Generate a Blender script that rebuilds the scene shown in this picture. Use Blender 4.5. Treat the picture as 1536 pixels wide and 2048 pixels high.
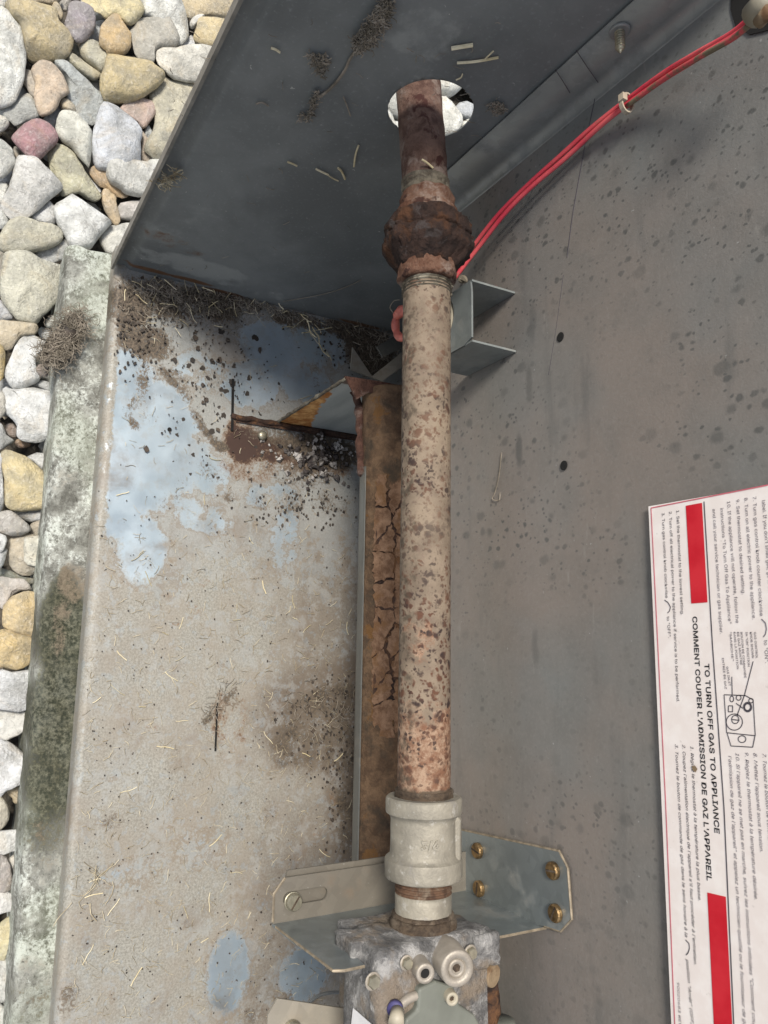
import bpy, bmesh, math, random
from math import radians, sin, cos, pi
from mathutils import Vector, Matrix, noise as mn
random.seed(7)
scene = bpy.context.scene
col = scene.collection
for o in list(bpy.data.objects):
    bpy.data.objects.remove(o)

# ------------------------------------------------------------------ camera
# world: X along the gas pipe, Y into the cabinet, Z up; base pan top is Z=0
F = 1540.0
def nrm(v): return Vector(v).normalized()
wx = -nrm((136, -8857, 1540))          # world axes in (right, down, forward)
wz = -nrm((-898, 253, 1540))
wz = (wz - wx*wz.dot(wx)).normalized()
wy = wz.cross(wx)
CAM = Vector((0, 0, 0.625))
right = Vector((wx[0], wy[0], wz[0])); down = Vector((wx[1], wy[1], wz[1])); fwd = Vector((wx[2], wy[2], wz[2]))
cd = bpy.data.cameras.new('camera'); cam = bpy.data.objects.new('camera', cd); col.objects.link(cam)
m3 = Matrix((right, -down, -fwd)).transposed()
cam.matrix_world = Matrix.Translation(CAM) @ m3.to_4x4()
cd.sensor_fit = 'VERTICAL'; cd.sensor_height = 36; cd.lens = 36*F/2048
cd.clip_start = 0.01; cd.clip_end = 200
scene.camera = cam

# ------------------------------------------------------------------ sky, sun, exposure
w = bpy.data.worlds.new('World'); scene.world = w; w.use_nodes = True
nt = w.node_tree; nt.nodes.clear()
SUN_EL, SUN_AZ = radians(62), radians(215)     # azimuth measured from +Y, clockwise
out = nt.nodes.new('ShaderNodeOutputWorld'); bg = nt.nodes.new('ShaderNodeBackground')
sky = nt.nodes.new('ShaderNodeTexSky'); sky.sky_type = 'NISHITA'; sky.sun_disc = False
sky.sun_elevation = SUN_EL; sky.sun_rotation = SUN_AZ; sky.air_density = 1.0; sky.dust_density = 2.0
tc = nt.nodes.new('ShaderNodeTexCoord'); nz = nt.nodes.new('ShaderNodeTexNoise')
nz.inputs['Scale'].default_value = 2.2; nz.inputs['Detail'].default_value = 6; nz.inputs['Roughness'].default_value = 0.6
mr = nt.nodes.new('ShaderNodeMapRange'); mr.inputs[1].default_value = 0.40; mr.inputs[2].default_value = 0.60
mr.inputs[3].default_value = 0.03; mr.inputs[4].default_value = 0.45
mx = nt.nodes.new('ShaderNodeMix'); mx.data_type = 'RGBA'
mx.inputs[7].default_value = (11.0, 10.6, 10.0, 1)       # thin bright cloud
nt.links.new(tc.outputs['Generated'], nz.inputs['Vector']); nt.links.new(nz.outputs['Fac'], mr.inputs[0])
nt.links.new(mr.outputs[0], mx.inputs[0]); nt.links.new(sky.outputs[0], mx.inputs[6]); nt.links.new(mx.outputs[2], bg.inputs[0])
bg.inputs[1].default_value = 0.07
nt.links.new(bg.outputs[0], out.inputs[0])
sd = bpy.data.lights.new('sun', 'SUN'); sd.energy = 2.5; sd.angle = radians(14); sd.color = (1, 0.93, 0.82)
so = bpy.data.objects.new('sun', sd); col.objects.link(so)
sdir = Vector((sin(SUN_AZ)*cos(SUN_EL), cos(SUN_AZ)*cos(SUN_EL), sin(SUN_EL)))
so.rotation_euler = sdir.to_track_quat('Z', 'Y').to_euler()
vs = scene.view_settings; vs.view_transform = 'Standard'; vs.look = 'None'; vs.gamma = 1; vs.exposure = 0.9
scene.render.engine = 'CYCLES'
scene.render.resolution_x = 768; scene.render.resolution_y = 1024

# ------------------------------------------------------------------ helpers
def ray(px, py):
    return right*((px-768)/F) + down*((py-1024)/F) + fwd
def U(px, py, axis, val):
    """point of the line of sight through a photo pixel that lies on the plane axis = val"""
    r = ray(px, py); i = 'xyz'.index(axis)
    return CAM + r*((val-CAM[i])/r[i])

def tag(o, label=None, cat=None, group=None, kind=None):
    if label: o['label'] = label
    if cat: o['category'] = cat
    if group: o['group'] = group
    if kind: o['kind'] = kind
    return o
def empty(name, loc=(0, 0, 0), label=None, cat=None, group=None, kind=None):
    o = bpy.data.objects.new(name, None); col.objects.link(o); o.location = loc; o.empty_display_size = 0.01
    return tag(o, label, cat, group, kind)
def link(name, me, mat=None, parent=None, smooth=False):
    """world-space mesh -> object; its origin stays at the parent's base"""
    o = bpy.data.objects.new(name, me); col.objects.link(o)
    if mat is not None and not me.materials: me.materials.append(mat)
    if smooth:
        me.polygons.foreach_set('use_smooth', [True]*len(me.polygons))
    if parent is not None:
        o.parent = parent
        p = parent; t = Vector((0, 0, 0))
        while p is not None:
            t += p.location; p = p.parent
        o.location = -t
    return o
def mesh(vs_, fs, name='m'):
    me = bpy.data.meshes.new(name); me.from_pydata([tuple(v) for v in vs_], [], fs); me.update(); return me
class MB:
    def __init__(s): s.v = []; s.f = []
    def add(s, vs_, fs):
        b = len(s.v); s.v += [tuple(v) for v in vs_]; s.f += [tuple(i+b for i in f) for f in fs]; return s
    def box(s, a, b):
        (x0, y0, z0), (x1, y1, z1) = a, b
        return s.add([(x0,y0,z0),(x1,y0,z0),(x1,y1,z0),(x0,y1,z0),(x0,y0,z1),(x1,y0,z1),(x1,y1,z1),(x0,y1,z1)],
                     [(0,3,2,1),(4,5,6,7),(0,1,5,4),(1,2,6,5),(2,3,7,6),(3,0,4,7)])
    def prism(s, poly, vec):
        """closed polygon (3D points, planar) extruded by vec"""
        n = len(poly); vec = Vector(vec); p = [Vector(q) for q in poly]
        nn = Vector((0, 0, 0))
        for i in range(n): nn += p[i].cross(p[(i+1) % n])
        if nn.dot(vec) > 0: p.reverse()
        return s.add(p+[q+vec for q in p], [tuple(range(n)), tuple(range(2*n-1, n-1, -1))] +
                     [(i, i+n, (i+1) % n+n, (i+1) % n) for i in range(n)])
    def tube(s, pts, r, n=8, cap=True):
        pts = [Vector(p) for p in pts]; rings = []
        up = None; vv = []; ff = []
        for i, p in enumerate(pts):
            t = (pts[min(i+1, len(pts)-1)]-pts[max(i-1, 0)]).normalized()
            if up is None: up = t.orthogonal().normalized()
            up = (up - t*up.dot(t)).normalized(); bi = t.cross(up)
            rr = r[i] if isinstance(r, (list, tuple)) else r
            vv += [p+up*(cos(2*pi*k/n)*rr)+bi*(sin(2*pi*k/n)*rr) for k in range(n)]
        for i in range(len(pts)-1):
            for k in range(n):
                a = i*n+k; b = i*n+(k+1) % n
                ff.append((a, b, b+n, a+n))
        if cap: ff += [tuple(range(n-1, -1, -1)), tuple(range((len(pts)-1)*n, len(pts)*n))]
        return s.add(vv, ff)
    def build(s, name, mat, parent=None, smooth=False): return link(name, mesh(s.v, s.f, name), mat, parent, smooth)
def spline(pts, n=8):
    pts = [Vector(p) for p in pts]; o = []
    for i in range(len(pts)-1):
        p0 = pts[max(i-1, 0)]; p1 = pts[i]; p2 = pts[i+1]; p3 = pts[min(i+2, len(pts)-1)]
        for k in range(n):
            t = k/n
            o.append(0.5*((2*p1)+(p2-p0)*t+(2*p0-5*p1+4*p2-p3)*t*t+(3*p1-p0-3*p2+p3)*t**3))
    o.append(pts[-1]); return o
def lathe_x(prof, cy, cz, n=48, shape=None, amp=0, fr=200, cap=True, seed=0, tilt=0):
    """profile [(x, r)] turned about the line y=cy, z=cz"""
    vv = []; ff = []
    for (x, r) in prof:
        for k in range(n):
            a = 2*pi*k/n
            rr = r*(shape(a, x) if shape else 1)
            p = Vector((x, cos(a)*rr, sin(a)*rr))
            if amp:
                d = mn.noise(p*fr+Vector((seed, 0, 0)))+0.5*mn.noise(p*fr*2.3+Vector((0, seed, 0)))
                f = 1+amp*d/max(r, 1e-4); p.y *= f; p.z *= f; p.x += amp*0.6*mn.noise(p*fr*1.3+Vector((9, seed, 3)))
            vv.append((p.x, p.y+cy, p.z+cz+tilt*p.x))
    for i in range(len(prof)-1):
        for k in range(n):
            a = i*n+k; b = i*n+(k+1) % n
            ff.append((a, a+n, b+n, b))
    if cap: ff += [tuple(range(n)), tuple(range(len(prof)*n-1, (len(prof)-1)*n-1, -1))]
    return vv, ff
def rings(x0, x1, r, step=0.004):
    k = max(2, int(abs(x1-x0)/step)); return [(x0+(x1-x0)*i/k, r) for i in range(k+1)]
def bevel(o, w_=0.001, seg=2):
    m = o.modifiers.new('bevel', 'BEVEL'); m.width = w_; m.segments = seg; m.limit_method = 'ANGLE'; m.angle_limit = radians(40)
    return o

def sharpen(o, deg=32):
    bm = bmesh.new(); bm.from_mesh(o.data); lim = radians(deg)
    for e in bm.edges: e.smooth = len(e.link_faces) == 2 and e.calc_face_angle(0) < lim
    bm.to_mesh(o.data); bm.free(); return o

# ------------------------------------------------------------------ materials
class NT:
    def __init__(s, name):
        s.m = bpy.data.materials.new(name); s.m.use_nodes = True; s.t = s.m.node_tree
        s.t.nodes.clear(); s.o = s.n('ShaderNodeOutputMaterial'); s.b = s.n('ShaderNodeBsdfPrincipled')
        s.t.links.new(s.b.outputs[0], s.o.inputs[0])
    def n(s, t, **k):
        q = s.t.nodes.new(t)
        for a, b in k.items(): setattr(q, a, b)
        return q
    def l(s, a, b): s.t.links.new(a, b)
    def val(s, sock, v):
        if hasattr(v, 'is_output') or isinstance(v, bpy.types.NodeSocket): s.l(v, sock)
        elif isinstance(v, (tuple, list)) and len(v) == 3 and sock.type == 'RGBA': sock.default_value = (*v, 1)
        else: sock.default_value = v
    def coord(s, scale=(1, 1, 1), kind='Object'):
        c = s.n('ShaderNodeTexCoord'); mp = s.n('ShaderNodeMapping'); mp.inputs['Scale'].default_value = scale
        s.l(c.outputs[kind], mp.inputs[0]); return mp.outputs[0]
    def noise(s, sc, det=4, rough=0.55, vec=None, dist=0.0, out='Fac'):
        q = s.n('ShaderNodeTexNoise'); q.inputs['Scale'].default_value = sc; q.inputs['Detail'].default_value = det
        q.inputs['Roughness'].default_value = rough; q.inputs['Distortion'].default_value = dist
        s.l(vec if vec is not None else s.coord(), q.inputs['Vector']); return q.outputs[out]
    def vor(s, sc, feature='F1', vec=None, out='Distance', rnd=1.0):
        q = s.n('ShaderNodeTexVoronoi', feature=feature); q.inputs['Scale'].default_value = sc
        q.inputs['Randomness'].default_value = rnd
        s.l(vec if vec is not None else s.coord(), q.inputs['Vector']); return q.outputs[out]
    def ramp(s, v, a, b, lo=0.0, hi=1.0, smooth=True):
        q = s.n('ShaderNodeMapRange'); q.interpolation_type = 'SMOOTHSTEP' if smooth else 'LINEAR'
        s.val(q.inputs[0], v); s.val(q.inputs[1], a); s.val(q.inputs[2], b); q.inputs[3].default_value = lo; q.inputs[4].default_value = hi
        return q.outputs[0]
    def math(s, op, a, b=0.0, clamp=False):
        q = s.n('ShaderNodeMath', operation=op, use_clamp=clamp); s.val(q.inputs[0], a); s.val(q.inputs[1], b); return q.outputs[0]
    def mix(s, f, a, b, blend='MIX'):
        q = s.n('ShaderNodeMix', data_type='RGBA', blend_type=blend); s.val(q.inputs[0], f); s.val(q.inputs[6], a); s.val(q.inputs[7], b); return q.outputs[2]
    def mixf(s, f, a, b):
        q = s.n('ShaderNodeMix', data_type='FLOAT'); s.val(q.inputs[0], f); s.val(q.inputs[2], a); s.val(q.inputs[3], b); return q.outputs[0]
    def attr(s, name):
        q = s.n('ShaderNodeAttribute', attribute_name=name); return q.outputs['Fac']
    def sep(s, vec):
        q = s.n('ShaderNodeSeparateXYZ'); s.l(vec, q.inputs[0]); return q.outputs
    def warp(s, amt, sc, vec=None):
        v = vec if vec is not None else s.coord()
        nn = s.noise(sc, 3, vec=v, out='Color')
        a = s.n('ShaderNodeVectorMath', operation='SUBTRACT'); s.l(nn, a.inputs[0]); a.inputs[1].default_value = (.5, .5, .5)
        b = s.n('ShaderNodeVectorMath', operation='SCALE'); s.l(a.outputs[0], b.inputs[0]); b.inputs['Scale'].default_value = amt
        c = s.n('ShaderNodeVectorMath', operation='ADD'); s.l(v, c.inputs[0]); s.l(b.outputs[0], c.inputs[1]); return c.outputs[0]
    def bump(s, h, strength=0.3, dist=0.001):
        q = s.n('ShaderNodeBump'); q.inputs['Strength'].default_value = strength; q.inputs['Distance'].default_value = dist
        s.l(h, q.inputs['Height']); s.l(q.outputs[0], s.b.inputs['Normal'])
    def done(s, color=None, rough=None, metal=None, spec=None):
        if color is not None: s.val(s.b.inputs['Base Color'], color)
        if rough is not None: s.val(s.b.inputs['Roughness'], rough)
        if metal is not None: s.val(s.b.inputs['Metallic'], metal)
        if spec is not None: s.val(s.b.inputs['Specular IOR Level'], spec)
        return s.m
M = {}
def simple(name, c, rough=0.5, metal=0.0, var=0.15, sc=120, bump=0.1, bd=0.0005):
    t = NT(name); n1 = t.noise(sc, 5); n2 = t.noise(sc*6, 3)
    f = t.ramp(n1, 0.3, 0.7)
    cc = t.mix(f, tuple(x*(1-var) for x in c), tuple(min(1, x*(1+var)) for x in c))
    t.bump(n2, bump, bd); M[name] = t.done(cc, rough, metal); return M[name]

# partition sheet: dull galvanised steel under a brownish film, with drip spots
t = NT('partition_steel')
film = t.ramp(t.noise(5, 4, vec=t.warp(0.1, 8)), 0.38, 0.62)
base = t.mix(film, (0.195, 0.205, 0.203), (0.235, 0.207, 0.186))
base = t.mix(t.math('MULTIPLY', t.ramp(t.noise(38, 6, .7), .4, .7), .35), base, (0.15, 0.145, 0.135))
base = t.mix(t.math('MULTIPLY', t.ramp(t.noise(420, 4, .7), .45, .75), .3), base, (0.29, 0.28, 0.265))
wv = t.warp(0.012, 60)
def spots(tt, sc, thr, stretch, seed):
    mp = tt.n('ShaderNodeMapping'); mp.inputs['Scale'].default_value = (1, 1, stretch); mp.inputs['Location'].default_value = (seed, seed*.7, seed*.3)
    tt.l(tt.warp(0.004, 150), mp.inputs[0])
    q = tt.n('ShaderNodeTexVoronoi'); q.inputs['Scale'].default_value = sc; tt.l(mp.outputs[0], q.inputs['Vector'])
    s_ = tt.n('ShaderNodeSeparateColor'); tt.l(q.outputs['Color'], s_.inputs[0])
    rad = tt.ramp(s_.outputs[0], 0.35, 1.0, 0.0, thr)
    return tt.ramp(tt.math('SUBTRACT', rad, q.outputs['Distance']), -0.06, 0.14)
sp = t.math('MAXIMUM', t.math('MAXIMUM', t.math('MULTIPLY', spots(t, 95, 0.36, 0.8, 1.3), .7), spots(t, 190, 0.36, 0.8, 4.1)), spots(t, 380, 0.36, 0.8, 7.7))
msk = t.ramp(t.noise(9, 2), 0.38, 0.56, .15, 1.0)
mp2 = t.n('ShaderNodeMapping'); mp2.inputs['Scale'].default_value = (.28, 1, 1); t.l(t.warp(.004, 120), mp2.inputs[0])
q2 = t.n('ShaderNodeTexVoronoi'); q2.inputs['Scale'].default_value = 95; t.l(mp2.outputs[0], q2.inputs['Vector']); s2_ = t.n('ShaderNodeSeparateColor'); t.l(q2.outputs['Color'], s2_.inputs[0])
stk_ = t.ramp(t.math('SUBTRACT', t.ramp(s2_.outputs[0], .6, 1.0, 0.0, .34), q2.outputs['Distance']), -.08, .16)
stk_ = t.math('MULTIPLY', stk_, t.ramp(t.sep(t.coord())[2], .32, .27))
sp = t.math('MAXIMUM', t.math('MULTIPLY', sp, msk), stk_)
sp = t.math('MULTIPLY', sp, t.ramp(t.sep(t.coord())[0], .02, .16, .78, .22))
c1 = t.mix(sp, base, (0.085, 0.088, 0.086))
wh = t.ramp(t.noise(330, 2), 0.74, 0.80)
c1 = t.mix(t.math('MULTIPLY', wh, 0.5), c1, (0.45, 0.46, 0.45))
# long soft run marks going down the sheet
run = t.ramp(t.noise(70, 3, vec=t.coord((0.16, 1, 1))), 0.55, 0.75)
c1 = t.mix(t.math('MULTIPLY', run, 0.35), c1, (0.10, 0.105, 0.105))
scf = t.ramp(t.noise(120, 5, .7, vec=t.coord((.25, 1, 1))), .63, .72); c1 = t.mix(t.math('MULTIPLY', scf, .3), c1, (0.33, 0.32, 0.30))
t.bump(t.math('ADD', t.math('MULTIPLY', t.noise(900, 2), .3), t.noise(16, 3)), 0.12, 0.004)
M['partition'] = t.done(c1, t.mixf(film, 0.42, 0.58), 0.25)

# plain galvanised sheet
def galv(name, c, rough=0.4, metal=0.55, dirt=(0.16, 0.14, 0.11), dirt_amt=0.5):
    t = NT(name)
    sp = t.vor(180, out='Color'); s_ = t.n('ShaderNodeSeparateColor'); t.l(sp, s_.inputs[0])
    cc = t.mix(s_.outputs[0], tuple(x*0.93 for x in c), tuple(x*1.07 for x in c))
    d = t.ramp(t.noise(45, 6, 0.65), 0.5, 0.72)
    cc = t.mix(t.math('MULTIPLY', d, dirt_amt), cc, dirt)
    fl = t.ramp(t.noise(700, 2), 0.70, 0.78); cc = t.mix(t.math('MULTIPLY', fl, .4), cc, (0.5, 0.5, 0.48))
    t.bump(t.noise(600, 3), 0.07, 0.0003)
    M[name] = t.done(cc, t.mixf(d, rough, 0.75), t.mixf(d, metal, 0.1)); return M[name]
galv('galvanised', (0.30, 0.33, 0.325), 0.40, 0.6)
galv('flange_steel', (0.27, 0.285, 0.285), 0.42, 0.5, (0.10, 0.10, 0.095), 0.45)
galv('bracket_steel', (0.255, 0.285, 0.292), 0.36, 0.6)
galv('dusty_steel', (0.34, 0.315, 0.27), 0.5, 0.35, (0.2, 0.155, 0.11), 0.6)
galv('dark_steel', (0.12, 0.12, 0.11), 0.5, 0.4)
simple('cut_edge', (0.27, 0.225, 0.165), 0.5, 0.3, 0.3, 250)
simple('panel_edge', (0.22, 0.21, 0.19), 0.5, 0.3, 0.25, 90)

# slate painted side panel
t = NT('slate_paint')
n1 = t.noise(9, 7, .62, vec=t.warp(.05, 12)); dust = t.ramp(n1, 0.36, 0.68)
cc = t.mix(dust, (0.128, 0.139, 0.142), (0.205, 0.219, 0.220))
fine = t.noise(420, 4); cc = t.mix(t.math('MULTIPLY', t.ramp(fine, 0.55, 0.8), 0.6), cc, (0.28, 0.30, 0.30))
du = t.attr('dust'); n2 = t.noise(70, 6, 0.7)
df = t.ramp(t.math('ADD', du, t.math('MULTIPLY', t.math('SUBTRACT', n2, 0.5), 1.3)), 0.42, 0.75)
cc = t.mix(t.math('MULTIPLY', df, 0.6), cc, (0.32, 0.335, 0.325))
ru = t.attr('rust'); rf = t.ramp(t.math('ADD', ru, t.math('MULTIPLY', t.math('SUBTRACT', n2, 0.5), 1.0)), 0.4, 0.7)
cc = t.mix(rf, cc, t.mix(t.noise(200, 4), (0.10, 0.045, 0.02), (0.17, 0.10, 0.06)))
wsp = t.ramp(t.noise(260, 1, vec=t.warp(.02, 80)), 0.775, 0.80); cc = t.mix(t.math('MULTIPLY', wsp, 0.75), cc, (0.5, 0.5, 0.47))
t.bump(t.noise(1300, 3), 0.12, 0.0002)
M['slate'] = t.done(cc, t.mixf(df, 0.46, 0.8), 0.0, 0.4)

# base pan: bright galvanised steel carrying dust, dirt, rust and some painted shade given as surface attributes
t = NT('pan_steel')
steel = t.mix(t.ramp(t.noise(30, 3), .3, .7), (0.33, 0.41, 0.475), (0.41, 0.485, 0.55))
nA = t.noise(55, 7, 0.68, vec=t.warp(.02, 40)); nB = t.noise(420, 5, 0.75)
nAc = t.math('SUBTRACT', nA, 0.5); nBc = t.math('SUBTRACT', nB, 0.5)
nC = t.math('SUBTRACT', t.noise(130, 6, .65), .5)
d0 = t.math('ADD', t.attr('dust'), t.math('ADD', t.math('MULTIPLY', nAc, 1.7), t.math('ADD', t.math('MULTIPLY', nBc, 0.5), t.math('MULTIPLY', nC, 1.1))))
dustf = t.ramp(d0, 0.30, 0.72)
dustc = t.mix(t.ramp(t.noise(620, 4, .75), .3, .7), (0.182, 0.168, 0.14), (0.345, 0.335, 0.295))
clx = t.ramp(t.math('ADD', t.noise(150, 5, .7), t.math('MULTIPLY', nAc, .7)), .56, .70)
dustf = t.math('MULTIPLY', dustf, t.math('SUBTRACT', 1.0, t.math('MULTIPLY', clx, .6)))
dustc = t.mix(t.math('MULTIPLY', t.ramp(t.noise(24, 4), .35, .7), .6), dustc, (0.255, 0.215, 0.168))
st = t.ramp(t.math('ADD', t.attr('stain_shade'), t.math('MULTIPLY', nAc, .6)), .1, .9)  # brown stains, plus shade beside the burner tube painted into the colour
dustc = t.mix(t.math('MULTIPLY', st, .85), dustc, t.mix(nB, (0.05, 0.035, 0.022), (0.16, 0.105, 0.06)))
k0 = t.math('ADD', t.attr('dirt'), t.math('ADD', t.math('MULTIPLY', nAc, 1.1), t.math('MULTIPLY', nBc, 1.3)))
dirtf = t.ramp(k0, 0.42, 0.72)
dirtc = t.mix(t.ramp(t.noise(420, 4, .7), .35, .7), (0.035, 0.027, 0.020), (0.16, 0.125, 0.09))
r0 = t.math('ADD', t.attr('rust'), t.math('ADD', t.math('MULTIPLY', nAc, 1.0), t.math('ADD', t.math('MULTIPLY', nBc, 1.1), t.math('MULTIPLY', nC, .9))))
rustf = t.ramp(r0, 0.36, 0.85)
rustc = t.mix(t.ramp(r0, 0.5, 0.95), (0.20, 0.11, 0.048), (0.045, 0.022, 0.016))
# scattered fly specks and crumbs
vq = t.n('ShaderNodeTexVoronoi'); vq.inputs['Scale'].default_value = 130; t.l(t.warp(.006, 200), vq.inputs['Vector'])
vs_ = t.n('ShaderNodeSeparateColor'); t.l(vq.outputs['Color'], vs_.inputs[0])
rad = t.ramp(vs_.outputs[0], 0.5, 1.0, 0.0, 0.27)
rad = t.math('MULTIPLY', rad, t.math('ADD', 0.45, t.math('MULTIPLY', t.attr('speck'), 1.1)))
spk = t.ramp(t.math('SUBTRACT', rad, vq.outputs['Distance']), -0.01, 0.04)
cl = t.math('ADD', t.attr('clean'), t.math('ADD', t.math('MULTIPLY', nAc, 1.5), t.math('ADD', t.math('MULTIPLY', nC, 1.0), t.math('MULTIPLY', nBc, .35))))
film = t.ramp(cl, .22, .58, .74, 0.04)
rim = t.ramp(t.math('ABSOLUTE', t.math('SUBTRACT', cl, .29)), .10, .0)
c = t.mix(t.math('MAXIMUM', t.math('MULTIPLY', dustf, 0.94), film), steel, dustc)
bare = t.ramp(t.math('ADD', t.noise(34, 7, .7), t.math('MULTIPLY', nC, .5)), .50, .62)
c = t.mix(t.math('MULTIPLY', bare, .42), c, (0.33, 0.345, 0.345))
brn = t.ramp(t.noise(17, 6, .65, vec=t.warp(.04, 25)), .52, .70); c = t.mix(t.math('MULTIPLY', brn, .5), c, (0.17, 0.125, 0.085))
c = t.mix(t.math('MULTIPLY', rim, .55), c, (0.20, 0.155, 0.11))
c = t.mix(rustf, c, rustc)
c = t.mix(dirtf, c, dirtc)
c = t.mix(spk, c, (0.03, 0.024, 0.02))
cover = t.math('MAXIMUM', t.math('MAXIMUM', t.math('MAXIMUM', dustf, film), dirtf), t.math('MAXIMUM', rustf, spk))
t.bump(t.math('ADD', t.math('MULTIPLY', nB, cover), t.math('MULTIPLY', t.noise(700, 3), 0.3)), 0.16, 0.0006)
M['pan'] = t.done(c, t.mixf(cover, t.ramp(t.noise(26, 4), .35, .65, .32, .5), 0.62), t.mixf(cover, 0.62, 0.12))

# long gas pipe: tan primer, pitted with dark rust
t = NT('pipe_primer')
pv = t.warp(.0065, 210)
base = t.mix(t.ramp(t.noise(60, 6, .7), .25, .7), (0.125, 0.096, 0.071), (0.225, 0.178, 0.132))
base = t.mix(t.math('MULTIPLY', t.ramp(t.noise(25, 4), .5, .72), .6), base, (0.27, 0.215, 0.155))
base = t.mix(t.math('MULTIPLY', t.ramp(t.noise(300, 4, .7), .5, .75), .55), base, (0.15, 0.10, 0.08))
def vspot(tt, sc, lo, hi, cut, vec):
    q = tt.n('ShaderNodeTexVoronoi'); q.inputs['Scale'].default_value = sc; tt.l(vec, q.inputs['Vector'])
    s_ = tt.n('ShaderNodeSeparateColor'); tt.l(q.outputs['Color'], s_.inputs[0])
    r_ = tt.ramp(s_.outputs[0], cut, 1.0, lo, hi)
    return tt.ramp(tt.math('SUBTRACT', r_, q.outputs['Distance']), -0.13, 0.18)
den = t.ramp(t.noise(22, 3), .35, .62)
s1 = t.math('MULTIPLY', vspot(t, 200, 0.14, 0.47, 0.05, pv), t.math('ADD', 0.6, t.math('MULTIPLY', den, .4)))
s2 = t.math('MULTIPLY', vspot(t, 400, 0.12, 0.52, 0.1, pv), t.math('ADD', 0.3, t.math('MULTIPLY', den, .7)))
sc_ = t.mix(t.ramp(t.noise(90, 3), .4, .6), (0.035, 0.023, 0.021), (0.10, 0.046, 0.028))
oz = t.attr('rust'); of = t.ramp(t.math('ADD', oz, t.math('MULTIPLY', t.math('SUBTRACT', t.noise(75, 6, .7), .5), 1.6)), .42, .7)
bloom = t.mix(t.ramp(t.noise(200, 5, .75), .38, .62), (0.16, 0.068, 0.036), (0.33, 0.225, 0.155))
c = t.mix(t.math('MULTIPLY', of, .8), base, bloom)
c = t.mix(t.math('MULTIPLY', t.math('MAXIMUM', s1, s2), 1.0), c, sc_)
sm = t.ramp(t.noise(480, 5, .8), .56, .7); c = t.mix(t.math('MULTIPLY', sm, .6), c, (0.075, 0.05, 0.042))
dk = t.attr('dirt'); kf = t.ramp(t.math('ADD', dk, t.math('MULTIPLY', t.math('SUBTRACT', t.noise(180, 5), .5), 1.2)), .45, .7)
c = t.mix(t.math('MULTIPLY', kf, .85), c, (0.07, 0.055, 0.04))
t.bump(t.math('ADD', t.noise(420, 5, .7), t.math('MULTIPLY', t.math('MAXIMUM', s1, s2), 0.8)), 0.45, 0.0008)
M['pipe'] = t.done(c, 0.78, 0.0, 0.3)

def rusty(name, stops, scale=90, patch=None, bump=0.7, bd=0.0015, rough=0.85):
    t = NT(name)
    v = t.warp(.01, 90)
    c = t.mix(t.ramp(t.noise(scale, 7, .72, vec=v), .33, .66), stops[0], stops[1])
    c = t.mix(t.ramp(t.noise(scale*0.45, 5, .65, vec=v), .5, .66), c, stops[2])
    if patch:
        pf = t.ramp(t.noise(patch[1], 4, .6, vec=t.warp(.015, 60)), patch[2], patch[2]+.07); c = t.mix(pf, c, patch[0])
    fine = t.noise(520, 4, .7); c = t.mix(t.math('MULTIPLY', t.ramp(fine, .55, .8), .4), c, (0.03, 0.02, 0.017))
    t.bump(t.math('ADD', t.noise(300, 6, .75), t.noise(110, 5)), bump, bd)
    M[name] = t.done(c, rough, 0.05, 0.3); return M[name]
rusty('rust_upper', ((0.07, 0.036, 0.028), (0.17, 0.105, 0.08), (0.27, 0.215, 0.185)), 90, ((0.05, 0.018, 0.014), 60, .54), .9, .002)
rusty('rust_union', ((0.020, 0.013, 0.012), (0.058, 0.034, 0.027), (0.10, 0.046, 0.024)), 130, ((0.075, 0.062, 0.06), 60, .56), 1.0, 0.004)
rusty('rust_collar', ((0.10, 0.042, 0.025), (0.20, 0.115, 0.08), (0.30, 0.24, 0.205)), 120, ((0.06, 0.028, 0.022), 80, .55), .9, .003)
rusty('rust_tube', ((0.075, 0.045, 0.027), (0.175, 0.11, 0.064), (0.06, 0.044, 0.03)), 90, ((0.16, 0.082, 0.03), 45, .57), .9, .0018)
rusty('rust_flake', ((0.11, 0.058, 0.032), (0.245, 0.15, 0.094), (0.16, 0.085, 0.04)), 120, None, .8, .0014)
rusty('rust_dark', ((0.022, 0.015, 0.013), (0.075, 0.042, 0.03), (0.14, 0.07, 0.034)), 170, None, .9, .002)
rusty('rust_edge', ((0.045, 0.022, 0.017), (0.11, 0.055, 0.04), (0.2, 0.15, 0.13)), 110, None, .9, .002)
rusty('thread_dirt', ((0.05, 0.04, 0.03), (0.17, 0.15, 0.115), (0.28, 0.26, 0.21)), 160, None, .8, .001)
rusty('thread_rust', ((0.06, 0.035, 0.024), (0.14, 0.08, 0.05), (0.2, 0.16, 0.12)), 160, None, .5, .0006)
rusty('gasket', ((0.03, 0.022, 0.017), (0.09, 0.065, 0.045), (0.15, 0.12, 0.09)), 160, None, .8, .001)
rusty('cap_brown', ((0.16, 0.11, 0.065), (0.26, 0.195, 0.125), (0.11, 0.06, 0.03)), 100, None, .5, .0008)

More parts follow.
